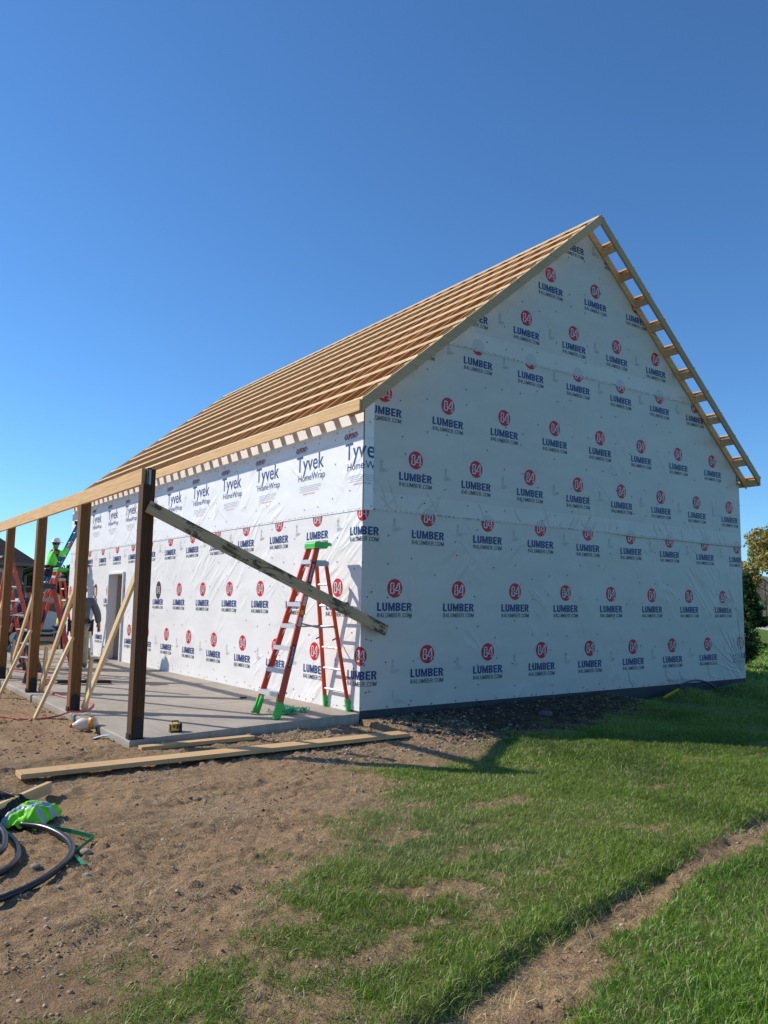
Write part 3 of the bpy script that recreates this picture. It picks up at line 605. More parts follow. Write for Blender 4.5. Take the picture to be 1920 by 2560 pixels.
# white wrap folded round the corner above the seam
TY = Print()
for k in range(0, 11):
    sx = -(.442+1.385*k)                                         # left edge of the words, s runs to the right (towards the corner)
    TY.text('Tyvek', sx, 3.345, sx+.80, 3.665, 7, 1, .006); TY.text('HomeWrap', sx+.06, 3.235, sx+.84, 3.375, 7, 1)
    ox = sx+.14
    TY.text('DUPONT', ox-.150, 3.722, ox+.150, 3.808, 6, 1.8, .03)
    for sg in (-1, 1): TY.add([(ox+sg*.165, 3.742), (ox+sg*.165+.012, 3.765), (ox+sg*.165, 3.788), (ox+sg*.165-.012, 3.765)], [(0, 1, 2, 3)], 6, 1.8)
    for i, (a, b2) in enumerate(((.10, .72), (.08, .74), (.14, .64), (.10, .70))): TY.rect(sx+a, 3.185-.026*i, sx+b2, 3.180-.026*i, 4, 1)
    TY.text('MADE IN THE USA', sx+.22, 3.052, sx+.56, 3.073, 0, 1)
TY.rect(-L, 3.700, 1, 3.7025, 4, 1.0)
GP.append(finish(panel([(0, S2-.01), (.158, S2-.01), (.158, 4.6), (0, 4.6)], 5, base_m+2), sl, gab))
v, f, mi = finish(TY, [((0, 0), (-1, 0)), ((.158, 0), (1, 0))]+sl, lambda s, z, l: gab(s, z, l+5)); mi = [base_m+2 if q == 9 else q for q in mi]; GP.append((v, f, mi))
def crease(x0, z0, x1, z1, wd, ht, lay):
    dx, dz = x1-x0, z1-z0; l = math.hypot(dx, dz); nx_, nz_ = -dz/l*wd, dx/l*wd; b0 = -.003*lay; n = 8; v = []; f = []
    for i in range(n+1):
        t = i/n; k = math.sin(math.pi*min(1, t*1.0))**.7 if 0 < i < n else 0; cx, cz = x0+dx*t, z0+dz*t+.012*math.sin(t*5+x0*7)
        v += [(cx-nx_*k*1.8, b0, cz-nz_*k*1.8), (cx, b0-ht*.55*k-.0005, cz), (cx+nx_*k*1.8, b0, cz+nz_*k*1.8)]
    for i in range(n):
        for j in (0, 1): a = i*3+j; f.append((a, a+3, a+4, a+1))
    GP.append((v, f, [base_m]*len(f)))
r_ = random.Random(8)
for i in range(9): a = math.radians(100+i*8.5+r_.uniform(-2, 2)); l = r_.uniform(.7, 1.5); q = r_.uniform(.08, .3); crease(9.56+q*math.cos(a), .08+q*math.sin(a), 9.56+l*math.cos(a), .08+l*math.sin(a), .012, .007, 1.6)
for i in range(8): a = math.radians(128+i*9); l = r_.uniform(.5, 1.0); crease(9.57, 1.15+i*.05, 9.57+l*math.cos(a), 1.15+i*.05+l*math.sin(a), .012, .006, 1.6)
for cx_ in (6.9, 7.35, 5.8, 8.3, .6): 
    for i in range(5): a = math.radians(105+i*13+r_.uniform(-4, 4)); l = r_.uniform(.14, .30); crease(cx_+i*.05, .06, cx_+i*.05+l*math.cos(a), .06+l*math.sin(a), .011, .006, 1.6)
for i in range(26): x_ = r_.uniform(.3, 9.2); a = math.radians(r_.choice((60, 120, 135, 45))+r_.uniform(-12, 12)); l = r_.uniform(.15, .4); crease(x_, S2+.03, x_+l*math.cos(a), S2+.03+l*math.sin(a), .008, .004, 3.4)
tb = MB().tube([(5.3, -.012, S2-.002), (6.2, -.018, S2-.012), (7.3, -.020, S2-.006), (8.4, -.022, S2-.014), (9.59, -.018, S2-.010)], [.004, .012, .010, .014, .011], 6); GP.append((tb.v, tb.f, [base_m+1]*len(tb.f)))
wall_part('wall', 'shaded gable wall in grey printed wrap', GP, GM)
# long sunny wall facing -X: (s, z, layer) -> (-0.003*layer, -s, z)
DY0, DY1, DZT = 9.98, 11.10, 2.03
side = lambda s, z, l: (-.003*l-.001, -s, z)
SM = PM+['wrap_lit', 'wrap_white', 'pine', 'brown_cloth']
def grid(s0, s1, z0, z1, lay, mi, holes=()):
    P = Print(); xs = sorted({s0, s1, *[h[0] for h in holes], *[h[1] for h in holes]}); zs = sorted({z0, z1, *[h[2] for h in holes], *[h[3] for h in holes]})
    for a, b2 in zip(xs, xs[1:]):
        for c, d in zip(zs, zs[1:]):
            if not any(h[0] <= (a+b2)/2 <= h[1] and h[2] <= (c+d)/2 <= h[3] for h in holes): P.rect(a, c, b2, d, mi, lay)
    return P
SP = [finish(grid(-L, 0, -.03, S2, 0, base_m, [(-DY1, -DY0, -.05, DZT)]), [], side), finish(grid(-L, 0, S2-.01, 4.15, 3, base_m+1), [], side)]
P = Print(); band(P, [(.715, 0., 1), (1.635, .591, 0), (2.67, 0., 1)], -L, .1, 1)
v, f, mi = finish(P, [((0, S2), (0, 1)), ((0, 0), (1, 0)), ((-L, 0), (-1, 0))], side)
keep = [i for i, q in enumerate(f) if not all(DY0-.05 < v[j][1] < DY1+.05 and v[j][2] < DZT+.05 for j in q)]
SP.append((v, [f[i] for i in keep], [mi[i] for i in keep]))
v, f, mi = finish(TY, [((0, 0), (1, 0)), ((-L, 0), (-1, 0))], lambda s, z, l: side(s, z, l+3)); SP.append((v, f, [base_m+1 if q == 9 else q for q in mi]))
P = Print(); caps(P, -DY0, 0, 0, S2-.1, 1.5, 7, (.03,)); caps(P, -L, -DY1, 0, S2-.1, 1.5, 8); caps(P, -L, 0, S2+.05, 4.05, 4.5, 9, (3.86,)); staples(P, -L, 0, S2+.01, 3.6, 9)
for cy, cz in ((7.68, 1.63), (12.3, 1.62)):                        # cut-outs that bare the sheathing
    P.disc(-cy, cz, .15, base_m+3, 1.2, 20, .19); P.disc(-cy, cz-.02, .09, base_m+2 if cy > 9 else 2, 1.6, 14, .12)
SP.append(finish(P, [((0, 0), (1, 0))], side))
wall_part('wall', 'sunlit long wall in grey and white printed wrap', SP, SM)
# far walls and sheathing inside
mb = MB(); mb.box((W-.09, .09, -.04), (W+.001, L-.09, 4.1)); mb.build('wall', M['wrap_shaded'], barn)
mb = MB(); e = .004
mb.prism([(e, 0), (e, zt(0)-.25), (APX, zt(APX)-.25), (W-e, zt(W)-.25), (W-e, 0)], .004, .016, 1)
mb.box((.002, .02, -.03), (.014, DY0, 4.08)); mb.box((.002, DY1, -.03), (.014, L-.02, 4.08)); mb.box((.002, DY0, DZT), (.014, DY1, 4.08))
mb.build('sheathing', M['pine_warm'], barn)
ox0, ox1 = 1.05, 4.4
mb = MB(); mb.prism([(ox1, 0), (ox1, zt(ox1)-.25), (APX, zt(APX)-.25), (W-e, zt(W)-.25), (W-e, 0)], L-.02, L, 1); mb.prism([(e, 0), (e, zt(0)-.25), (ox0, zt(ox0)-.25), (ox0, 0)], L-.02, L, 1); mb.prism([(ox0, 2.7), (ox0, zt(ox0)-.25), (ox1, zt(ox1)-.25), (ox1, 2.7)], L-.02, L, 1)
mb.build('wall', M['wrap_shaded'], barn)
mb = MB()                                                        # studs, all one framed part per wall
for y in np.arange(.3, L, .406):
    if not DY0-.05 < y < DY1+.05: mb.box((.02, y, -.03), (.16, y+.038, 4.0))
mb.box((.015, .1, 4.0), (.165, L-.1, 4.076)); mb.build('wall_framing', M['pine_warm'], barn); mb = MB()
for y in np.arange(.3, L, .406): mb.box((W-.24, y, -.03), (W-.1, y+.038, 4.0))
mb.box((W-.25, .1, 4.0), (W-.1, L-.1, 4.076))
mb.build('wall_framing', M['pine_warm'], barn)
# door frame in the long wall
mb = MB(); mb.box((-.05, DY0-.02, -.03), (.16, DY0+.03, DZT)); mb.box((-.05, DY1-.03, -.03), (.16, DY1+.02, DZT)); mb.box((-.05, DY0-.02, DZT), (.16, DY1+.02, DZT+.05))
mb.build('door_frame', M['white'], barn, bevel=.004)
MB().box((.17, DY1-.075, -.02), (1.0, DY1-.035, DZT-.01)).build('door', M['steel'], barn)
# roof framing
def rafter_poly(sgn, top, vd, x_in, x_out):                      # sloped board outline in (x, z)
    return [(x_out, zt(x_out)-top), (x_in, zt(x_in)-top), (x_in, zt(x_in)-top-vd), (x_out, zt(x_out)-top-vd)]
for y in list(np.arange(.0, L-.2, .406))+[L-.04]:
    mb = MB()
    for a in (-.25, W+.25): mb.prism(rafter_poly(1, .022, .178, APX, a), y+.001, y+.039, 1)
    if .5 < y < 14.6: mb.bar((2.2, y+.06, zt(2.2)-.25), (W-2.2, y+.06, zt(2.2)-.25), .038, .14)
    mb.build('rafter_pair', M['pine_warm'], barn)
PB = []
for i in range(12):
    for sgn in (-1, 1):
        xc = APX+sgn*(5.052-.462*i*1.0)
        if i == 11: xc = APX+sgn*.065
        tip = L+.05+random.choice((.0, .12, .3)); x0 = xc-.020; x1 = xc+.020
        mb = MB(); z0, z1 = zt(xc-.034), zt(xc+.034)
        mb.prism([(x0, zt(x0)), (x1, zt(x1)), (x1, zt(x1)-.024), (x0, zt(x0)-.024)], -.3425, tip, 1)
        mb.build('purlin', M['pine_pale'] if sgn < 0 else M['pine'], barn)
        if 0 < i < 11:
            q = MB().prism([(xc-.019, zt(xc)-.06), (xc+.019, zt(xc)-.06), (xc+.019, zt(xc)-.20), (xc-.019, zt(xc)-.20)], -.30, -.041, 1)
            q.build('lookout', M['pine'], barn)
MB().box((APX-.019, .0, zt(APX)-.28), (APX+.019, L, zt(APX)-.055)).build('ridge_board', M['pine_warm'], barn)
for sgn in (-1, 1):
    xo = APX+sgn*5.05; xf = xo+sgn*.020
    for ya, yb, lb in ((-.34, -.302, None), (L+.30, L+.338, None)):
        MB().prism([(xo, zt(xo)-.013), (APX, zt(APX)-.013), (APX, zt(APX)-.195), (xo, zt(xo)-.195)], ya, yb, 1).build('barge_rafter', M['pine_grey'] if ya < 0 else M['pine'], barn, bevel=.002)
    MB().prism([(xo, zt(xo)-.052), (APX, zt(APX)-.052), (APX, zt(APX)-.24), (xo, zt(xo)-.24)], -.040, -.020, 1).build('barge_rafter', M['pine'], barn)
    MB().box((xf-.019, -.30, zt(xo)-.19), (xf+.019, L+.30, zt(xo)-.035)).build('fascia', M['pine'], barn, bevel=.003)
    MB().prism([(xo-sgn*.04, zt(xo)-.2), (xo-sgn*.04, zt(xo)-.06), (xo, zt(xo)-.06), (xo, zt(xo)-.2)], -.30, -.041, 1).build('lookout', M['pine'], barn)
# ---------------------------------------------------------------- porch frame
PXC, PY0, PYS, BZ0, BZ1 = -2.965, .08, 2.555, 2.745, 2.935
pz = sz(PXC)
post = thing('porch_post', 'p', 'post', (PXC, PY0, pz), 0, 'timber posts along the edge of the porch slab')
mb = MB(); mb.box((-.07, -.072, .015), (-.024, .072, BZ0-pz)); mb.box((-.0235, -.071, .015), (.0235, .071, BZ1-pz)); mb.box((.024, -.072, .015), (.07, .072, BZ1-pz-.01))
pt = mb.build('timber', M['treated'], post, world=False, bevel=.003)
mb = MB(); hh = .235
mb.prism([(-.052, 0), (.052, 0), (.052, hh-.04), (.02, hh), (-.02, hh), (-.052, hh-.04)], -.080, -.0735, 1); mb.prism([(-.052, 0), (.052, 0), (.052, hh-.04), (.02, hh), (-.02, hh), (-.052, hh-.04)], .0735, .080, 1); mb.box((-.080, -.0800, -.002), (.080, .0800, .013))
mb.build('post_base', M['black'], post, world=False)
mb = MB(); mb.box((-.085, -.05, .0), (-.0725, .05, .06)); mb.build('anchor_plate', M['black'], post, world=False)
LB = ['dark timber post nearest the camera, at the slab corner', 'brown timber post second from the slab corner', 'brown timber post third from the slab corner', 'brown timber post at the left edge of the photo', 'brown timber post fifth from the slab corner', 'brown timber post farthest from the slab corner']
post['label'] = LB[0]
for k in range(1, 6):
    c = copy_thing(post, (PXC, PY0+PYS*k, pz), label=LB[k])
dk = pt.data.copy(); dk.materials[0] = M['treated_dark']; pt.data = dk
MB().box((-.012, -.0795, BZ0-pz-.005), (.014, -.0725, BZ1-pz-.02)).build('connector_plate', M['steel'], post, world=False)
board('porch_beam', (PXC-.047, PY0-.0, (BZ0+BZ1)/2), (PXC-.047, PY0+PYS*5+.3, (BZ0+BZ1)/2), .046, BZ1-BZ0, (0, 0, 1), M['pine'], 'long pale pine beam lying across the notched tops of the posts', 'beam')
# diagonal braces between posts, outriggers to the ground
ft = ['nearest the camera', 'second from the camera', 'third from the camera', 'fourth from the camera', 'fifth from the camera']
for k in range(5):
    y0 = PY0+PYS*k+.24; y1 = PY0+PYS*(k+1)-.10
    board('diagonal_brace', (PXC+.105, y0-.0, 1.99), (PXC+.105, y1, pz+.02), .038, .089, (0, 0, 1), M['pine_pale'], 'pale diagonal two-by-four running down to a post foot, '+ft[k], 'brace', 'diagonal braces between the porch posts')
    board('brace_block', (PXC+.146, y1-.12, .62), (PXC+.146, y1+.02, pz+.01), .038, .089, (0, 0, 1), M['pine_pale'], 'short pale board beside a post foot, '+ft[k], 'board', 'short boards at the post feet')
for k, yy in ((1, 2.55), (2, 5.1), (3, 7.66), (4, 10.2)):
    x1 = -3.424-.0*(k == 1); 
    board('outrigger_brace', (PXC-.085, yy-.005, .90), (-3.50, yy+.03, -.26), .038, .089, (0, 1, 0), M['pine_pale'], 'short pale prop from '+('second', 'third', 'fourth', 'fifth')[k-1]+' post down to the soil', 'brace', 'props outside the porch posts')
board('weathered_brace', (-2.98, -.022, 2.485), (.345, -.115, 1.055), .038, .140, (0, 0, 1), M['weathered'], 'long weathered stained board slanting from the corner post across the orange stepladder', 'board')
# ---------------------------------------------------------------- boards lying on the ground
def gzz(x, y): return float(gz(x, y))
board('lumber_board', (-4.37, -1.0, -.135), (-.02, -1.0, -.150), .235, .040, (0, 0, 1), M['pine'], 'long pine plank lying on the soil in front of the slab', 'plank')
board('lumber_board', (-3.02, -.26, -.150), (-1.71, -.31, -.140), .12, .040, (0, 0, 1), M['pine'], 'short pine board between the slab edge and the long plank', 'plank')
board('lumber_board', (-4.26, -1.66, -.13), (-5.30, -3.05, -.06), .045, .09, (0, 0, 1), M['pine'], 'pine board half covered by the hi-vis vest', 'plank')
# ---------------------------------------------------------------- stepladders
def stepladder(label, H, rail, cap_col, steps, group, big=True, prints=False, tray=None):
    """front rails foot at x=-a, rear at +b, along y the width; local origin on the floor under the cap"""
    root = thing('stepladder', label, 'stepladder', (0, 0, 0), 0, group)
    a = .74*H/2.3; b2 = .36*H/2.3; wf = .29; wt = .105; tz = H-.08; piv = H-.30
    def fr(z, s): t = z/tz; return Vector((-a+(a-.09)*t, s*(wf+(wt-wf)*t), z))
    def rr(z, s): t = z/piv; return Vector((b2+(.05-b2)*t, s*(wf+.01+(wt-wf+.01)*t), z))
    for s in (-1, 1):
        mb = MB(); p0, p1 = fr(.08, s), fr(tz, s); mb.bar(p0, p1, .028, .082, (1, 0, 0)); mb.build('front_rail', M[rail], root, bevel=.003)
        mb = MB(); mb.bar(fr(0, s), fr(.19, s), .036, .092, (1, 0, 0)); mb.box(fr(0, s)+Vector((-.055, -.03, -.0)), fr(0, s)+Vector((.045, .03, .022))); mb.build('foot', M['green'] if cap_col == 'green' else M['darkgrey'], root, bevel=.004)
        mb = MB(); mb.bar(rr(.08, s), rr(piv, s), .026, .050, (1, 0, 0)); mb.build('rear_rail', M[rail], root, bevel=.002)
        mb = MB(); mb.bar(rr(0, s), rr(.17, s), .034, .062, (1, 0, 0)); mb.box(rr(0, s)+Vector((-.035, -.028, 0)), rr(0, s)+Vector((.04, .028, .02))); mb.build('foot', M['green'] if cap_col == 'green' else M['darkgrey'], root, bevel=.004)
        mb = MB(); mb.prism([(-.13, piv-.04), (.075, piv-.03), (.085, piv+.02), (.03, piv+.045), (-.11, piv+.045)], s*(wt+.045)-.004, s*(wt+.045)+.004, 1); mb.build('hinge_plate', M['steel'], root)
        z = H*.52; p, q2 = fr(z, s), rr(z-.05, s); mid = (p+q2)/2+Vector((0, 0, -.035))
        MB().bar(p, mid, .006, .022).bar(mid, q2, .006, .022).build('spreader', M['steel'], root)
    for i in range(steps):
        z = .30+.288*i
        if z > tz-.12: break
        pa, pb = fr(z, -1), fr(z, 1); mb = MB(); d = .10 if i else .14
        mb.box((pa.x-d/2, pa.y, z-.012), (pa.x+d/2, pb.y, z+.012)); mb.box((pa.x-d/2-.003, pa.y, z-.045), (pa.x-d/2+.003, pb.y, z+.013))
        for s in (-1, 1): 
            p = fr(z-.13, s); mb.bar(p+Vector((0, -s*.015, 0)), (pa.x, s*abs(pa.y)-s*.11, z-.014), .012, .008, (1, 0, 0))
        mb.build('step', M['alu'], root)
        if i == 0:
            for s in (-1, 1): MB().bar(fr(.05, s)+Vector((-.02, -s*.022, 0)), (pa.x-.03, s*abs(pa.y)-s*.06, z-.02), .035, .012, (1, 0, 0)).build('knee_brace', M['green'] if cap_col == 'green' else M['alu'], root)
        if z < piv-.2:
            ra, rb = rr(z-.03, -1), rr(z-.03, 1); MB().tube([ra, rb], .017, 8).build('rung', M['alu'], root)
    mb = MB(); mb.prism([(-.145, H-.09), (-.145, H-.02), (-.12, H), (.05, H), (.12, H-.012), (.135, H-.05), (.08, H-.055), (.05, H-.09)], -.145, .145, 1)
    mb.build('top_cap', M[cap_col], root, bevel=.008)
    if prints:
        def sticker(z0, z1, txt, col, tcol, wd=.045):
            u = (fr(z1, -1)-fr(z0, -1)).normalized(); n = Vector((u.z, 0, -u.x)); y = fr((z0+z1)/2, -1).y-.0165
            Pp = Print(); Lg = z1-z0; Pp.rect(0, -wd/2, Lg, wd/2, 0, 0)
            if txt: Pp.text(txt, .02, -wd*.28, Lg-.02, wd*.28, 1, 1, .02)
            y0 = fr(z0, -1).y; y1 = fr(z1, -1).y
            v = [tuple(fr(z0, -1)+u*s_+n*(-t)+Vector((0, -.0155-.0012*l, 0))) for s_, t, l in [(p[0], -p[1], p[2]) for p in Pp.v]]
            me = bpy.data.meshes.new('sticker'); me.from_pydata(v, [], Pp.f); me.materials.append(M[col]); me.materials.append(M[tcol]); me.polygons.foreach_set('material_index', Pp.mi); o = bpy.data.objects.new('sticker', me); COL.objects.link(o); o.parent = root
        sticker(1.72, 2.02, 'CROSSXSTEP', 'black', 'whiteglyph'); sticker(.62, .92, 'LOUISVILLE', 'black', 'whiteglyph', .05)
        sticker(1.42, 1.55, None, 'paper', 'paper', .05); sticker(1.30, 1.36, None, 'yellow', 'paper', .05); sticker(1.15, 1.27, None, 'paper', 'paper', .05)
        for s in (-1, 1):
            p = rr(.98, s); MB().bar(p+Vector((-.03, 0, 0)), p+Vector((-.10, -.03, -.02)), .008, .018).build('hook', M['black'], root)
    return root
lad = stepladder('orange stepladder with bright green cap and feet standing by the corner of the wall', 2.29, 'orange', 'green', 7, 'orange stepladders', prints=True)
lad.location = (-.375, .52, sz(-.4)+.0)
lad2 = stepladder('distant orange stepladder with green cap below the worker in lime', 2.24, 'orange', 'green', 7, 'orange stepladders'); lad2.location = (-.92, 12.2, sz(-.9)); lad2.rotation_euler.z = .15
lad3 = stepladder('tall faded red stepladder with black cap behind the leftmost post', 2.36, 'red', 'darkgrey', 8, 'red stepladders'); lad3.location = (-2.90, 8.55, sz(-2.6)); lad3.rotation_euler.z = math.radians(18+180)
lad4 = stepladder('red stepladder standing behind the third post', 1.78, 'red', 'darkgrey', 5, 'red stepladders'); lad4.location = (-2.45, 6.75, sz(-2.4)); lad4.rotation_euler.z = math.radians(165)
# blue extension ladder against the far end of the wall
ext = thing('extension_ladder', 'blue extension ladder leaning at the far end of the wall', 'extension ladder', (-1.62, 13.9, sz(-1.6)))
def ladsec(name, p0, p1, hw, off):
    mb = MB(); p0 = Vector(p0)+Vector((-off, 0, off*.4)); p1 = Vector(p1)+Vector((-off, 0, off*.4))
    for s in (-1, 1): mb.bar(p0+Vector((0, s*hw, 0)), p1+Vector((0, s*hw, 0)), .03, .085, (1, 0, 0))
    o = mb.build(name, M['blue'], ext, bevel=.004, world=False)
    L_ = (p1-p0).length; n = int(L_/.305); mr = MB()
    for i in range(1, n+1): q_ = p0+(p1-p0)*(i*.305-.1)/L_; mr.tube([q_+Vector((0, -hw-.02, 0)), q_+Vector((0, hw+.02, 0))], .016, 8)
    r2 = mr.build('rung', M['alu'], ext, world=False); r2.name = 'rungs'; return o
ladsec('lower_section', (0, 0, .02), (1.12, 0, 2.75), .22, .05); ladsec('upper_section', (.35, 0, .9), (1.50, 0, 3.62), .19, -.05)
MB().box((1.45, -.24, 3.56), (1.60, -.15, 3.66)).box((1.45, .15, 3.56), (1.60, .24, 3.66)).build('end_cap', M['black'], ext, world=False, bevel=.01)
MB().box((1.02, -.25, 2.62), (1.16, .25, 2.70)).build('lock_bracket', M['alu'], ext, world=False)
# ---------------------------------------------------------------- people
def skin_mesh(name, verts, edges, radii, m_, parent, sub=2, loc=None):
    me = bpy.data.meshes.new(name); me.from_pydata([tuple(v) for v in verts], edges, []); o = bpy.data.objects.new(name, me); COL.objects.link(o)
    sk = o.modifiers.new('Skin', 'SKIN'); sk.use_smooth_shade = True
    for i, r in enumerate(radii):
        s = me.skin_vertices[0].data[i]; s.radius = r if isinstance(r, tuple) else (r, r); s.use_root = (i == 0)
    sb = o.modifiers.new('Sub', 'SUBSURF'); sb.levels = sub; sb.render_levels = sub
    bpy.context.view_layer.update(); ev = o.evaluated_get(bpy.context.evaluated_depsgraph_get())
    nm = bpy.data.meshes.new_from_object(ev); bpy.data.objects.remove(o); bpy.data.meshes.remove(me); nm.name = name
    nm.materials.clear(); nm.materials.append(m_); nm.polygons.foreach_set('use_smooth', [True]*len(nm.polygons))
    o = bpy.data.objects.new(name, nm); COL.objects.link(o); o.parent = parent; return o
def person(label, loc, rz, J, shirt, pants, hat=None, vest=None, boots='boot', belt=True, scale=1.):
    root = thing('person', label, 'person', loc, rz)
    j = {k: Vector(v) for k, v in J.items()}
    keys = ['pelvis', 'belly', 'chest', 'neck', 'head0', 'head1', 'shL', 'elL', 'haL', 'shR', 'elR', 'haR', 'hiL', 'knL', 'anL', 'toL', 'hiR', 'knR', 'anR', 'toR']
    R_ = dict(pelvis=(.15, .11), belly=(.14, .105), chest=(.16, .115), neck=.058, head0=.085, head1=.085, shL=.062, elL=.045, haL=.03, shR=.062, elR=.045, haR=.03, hiL=.088, knL=.06, anL=.042, toL=.035, hiR=.088, knR=.06, anR=.042, toR=.035)
    E = [('pelvis', 'belly'), ('belly', 'chest'), ('chest', 'neck'), ('neck', 'head0'), ('head0', 'head1'), ('chest', 'shL'), ('shL', 'elL'), ('elL', 'haL'), ('chest', 'shR'), ('shR', 'elR'), ('elR', 'haR'),
         ('pelvis', 'hiL'), ('hiL', 'knL'), ('knL', 'anL'), ('anL', 'toL'), ('pelvis', 'hiR'), ('hiR', 'knR'), ('knR', 'anR'), ('anR', 'toR')]
    V = [j[k] for k in keys]; ed = [(keys.index(a), keys.index(b2)) for a, b2 in E]; rd = [R_[k] for k in keys]
    for s in 'LR':                                               # palm, five bent fingers
        ha = j['ha'+s]; d = (ha-j['el'+s]).normalized(); side_ = d.cross(Vector((0, 1, .2))).normalized(); i0 = keys.index('ha'+s)
        V.append(ha+d*.07); rd.append((.032, .018)); pi = len(V)-1; ed.append((i0, pi))
        for f_ in range(4):
            b_ = ha+d*.09+side_*(-.03+.02*f_); l_ = (.035, .042, .04, .03)[f_]
            V.append(b_+d*l_); rd.append(.009); ed.append((pi, len(V)-1)); V.append(b_+d*(l_*1.5)+Vector((0, -.02, -.012))); rd.append(.008); ed.append((len(V)-2, len(V)-1))
        V.append(ha+d*.04-side_*.05); rd.append(.011); ed.append((i0, len(V)-1))
    skin_mesh('body', V, ed, rd, M['skin'], root)
    def piece(name, ks, m_, grow=.018, ends=()):
        q = [j[k] if isinstance(k, str) else k for k in ks]
        ix = {k: i for i, k in enumerate(ks)}; e2 = [(ix[a], ix[b2]) for a, b2 in E if a in ix and b2 in ix]
        rr_ = [tuple(t+grow for t in (R_[k] if isinstance(R_[k], tuple) else (R_[k],)*2)) for k in ks]
        return skin_mesh(name, q, e2, rr_, m_, root)
    jj = dict(j)
    for s in 'LR': j['ha'+s] = jj['el'+s].lerp(jj['ha'+s], .86); j['to'+s] = jj['to'+s]
    piece('shirt', ['pelvis', 'belly', 'chest', 'shL', 'elL', 'haL', 'shR', 'elR', 'haR'], M[shirt], .036)
    an = {s: jj['an'+s].copy() for s in 'LR'}
    piece('trousers', ['pelvis', 'hiL', 'knL', 'anL', 'hiR', 'knR', 'anR'], M[pants], .024)
    for s in 'LR': skin_mesh('boot', [an[s]+Vector((0, 0, .09)), an[s]+Vector((0, 0, -.01)), jj['to'+s]], [(0, 1), (1, 2)], [(.056, .056), (.058, .055), (.048, .036)], M[boots], root)
    h = jj['head0'].lerp(jj['head1'], .5); fw = Vector((0, -1, 0)) if 'face' not in jj else jj['face']
    mb = MB()                                                    # nose, ears
    rt_ = fw.cross(Vector((0, 0, 1)))
    mb.lathe([(0, .03), (.012, .01), (.014, -.012), (0, -.02)], h+fw*.09, 8)
    for s in (-1, 1): mb.lathe([(0, .03), (.014, .012), (.012, -.02), (0, -.03)], h+rt_*(s*.088), 8)
    mb.build('face_features', M['skin'], root, world=False, smooth=True)
    MB().lathe([(.088, -.03), (.096, .02), (.088, .07), (.05, .105), (0, .115)], h-fw*.012, 16).build('hair', M['brown_cloth'], root, world=False, smooth=True)
    if hat:
        mb = MB(); mb.lathe([(.135, .035), (.137, .045), (.115, .055), (.112, .09), (.095, .135), (.05, .165), (0, .172)], h-fw*.01, 20); mb.bar(h+fw*.09+Vector((0, 0, .042)), h+fw*.175+Vector((0, 0, .034)), .13, .008)
        mb.build('hard_hat', M[hat], root, world=False, smooth=True)
    if vest: piece('vest', ['pelvis', 'belly', 'chest'], M[vest], .04)
    if belt:
        p = jj['pelvis']; mb = MB(); mb.lathe([(.185, .02), (.187, .05), (.187, .09), (.183, .10)], p, 20, sy=.82); mb.build('tool_belt', M['brown_cloth'] if shirt == 'lime' else M['black'], root, world=False)
        for s in (-1, 1):
            mb = MB(); mb.box(p+rt_*(s*.20)+Vector((-.06, -.07, -.17)), p+rt_*(s*.20)+Vector((.06, .07, .06))); mb.bar(p+rt_*(s*.24)+Vector((0, 0, -.26)), p+rt_*(s*.235)+Vector((0, 0, .08)), .03, .03)
            mb.build('tool_pouch', M['brown_cloth'] if shirt == 'lime' else M['black'], root, bevel=.012, world=False)
    return root
Fw = Vector((0, 1, 0))
stand = dict(pelvis=(0, 0, .96), belly=(0, .0, 1.12), chest=(0, .0, 1.34), neck=(0, .02, 1.50), head0=(0, .035, 1.60), head1=(0, .05, 1.70), shL=(-.21, 0, 1.43), elL=(-.33, -.03, 1.16), haL=(-.36, .05, .92), shR=(.21, 0, 1.43), elR=(.33, -.03, 1.16), haR=(.36, .05, .92),
             hiL=(-.09, 0, .88), knL=(-.11, .02, .48), anL=(-.12, -.03, .09), toL=(-.13, .12, .035), hiR=(.09, 0, .88), knR=(.11, .04, .48), anR=(.12, .03, .09), toR=(.13, .18, .035), face=Fw)
person('worker in grey sweatshirt with black tool belt seen from behind, on the slab', (-1.32, 8.62, sz(-1.2)), math.radians(-14), stand, 'grey_cloth', 'khaki')
climb = dict(pelvis=(-.02, 0, .96), belly=(0, .0, 1.12), chest=(.03, .0, 1.34), neck=(.06, 0, 1.50), head0=(.09, 0, 1.60), head1=(.10, 0, 1.70), shL=(.03, .19, 1.42), elL=(.22, .22, 1.30), haL=(.36, .14, 1.50), shR=(.03, -.19, 1.42), elR=(.23, -.22, 1.36), haR=(.38, -.12, 1.58),
             hiL=(-.02, .09, .88), knL=(.10, .11, .50), anL=(.0, .11, .09), toL=(.13, .12, .04), hiR=(-.02, -.09, .88), knR=(.12, -.11, .66), anR=(.06, -.11, .28), toR=(.19, -.11, .24), face=Vector((1, 0, 0)))
person('worker in lime shirt and white hard hat standing high on the blue ladder', (-.80, 13.75, 1.25), 0, climb, 'lime', 'navy', hat='white')
bend = dict(stand); bend.update(chest=(.16, .12, 1.24), belly=(.06, .05, 1.08), neck=(.28, .2, 1.32), head0=(.35, .25, 1.34), head1=(.42, .3, 1.38), shL=(.08, .24, 1.30), shR=(.26, .0, 1.28), elL=(.15, .34, 1.04), haL=(.3, .4, .86), elR=(.36, .04, 1.0), haR=(.46, .14, .82), face=Vector((.8, .6, 0)))
person('distant worker in yellow hi-vis bending beside the barn', (.02, 15.7, -.35), .2, bend, 'hivis', 'navy', belt=False)
person('worker in navy jacket standing behind the tall red stepladder', (-2.16, 9.55, sz(-2.1)), .5, stand, 'navy', 'navy', hat=None, vest=None)
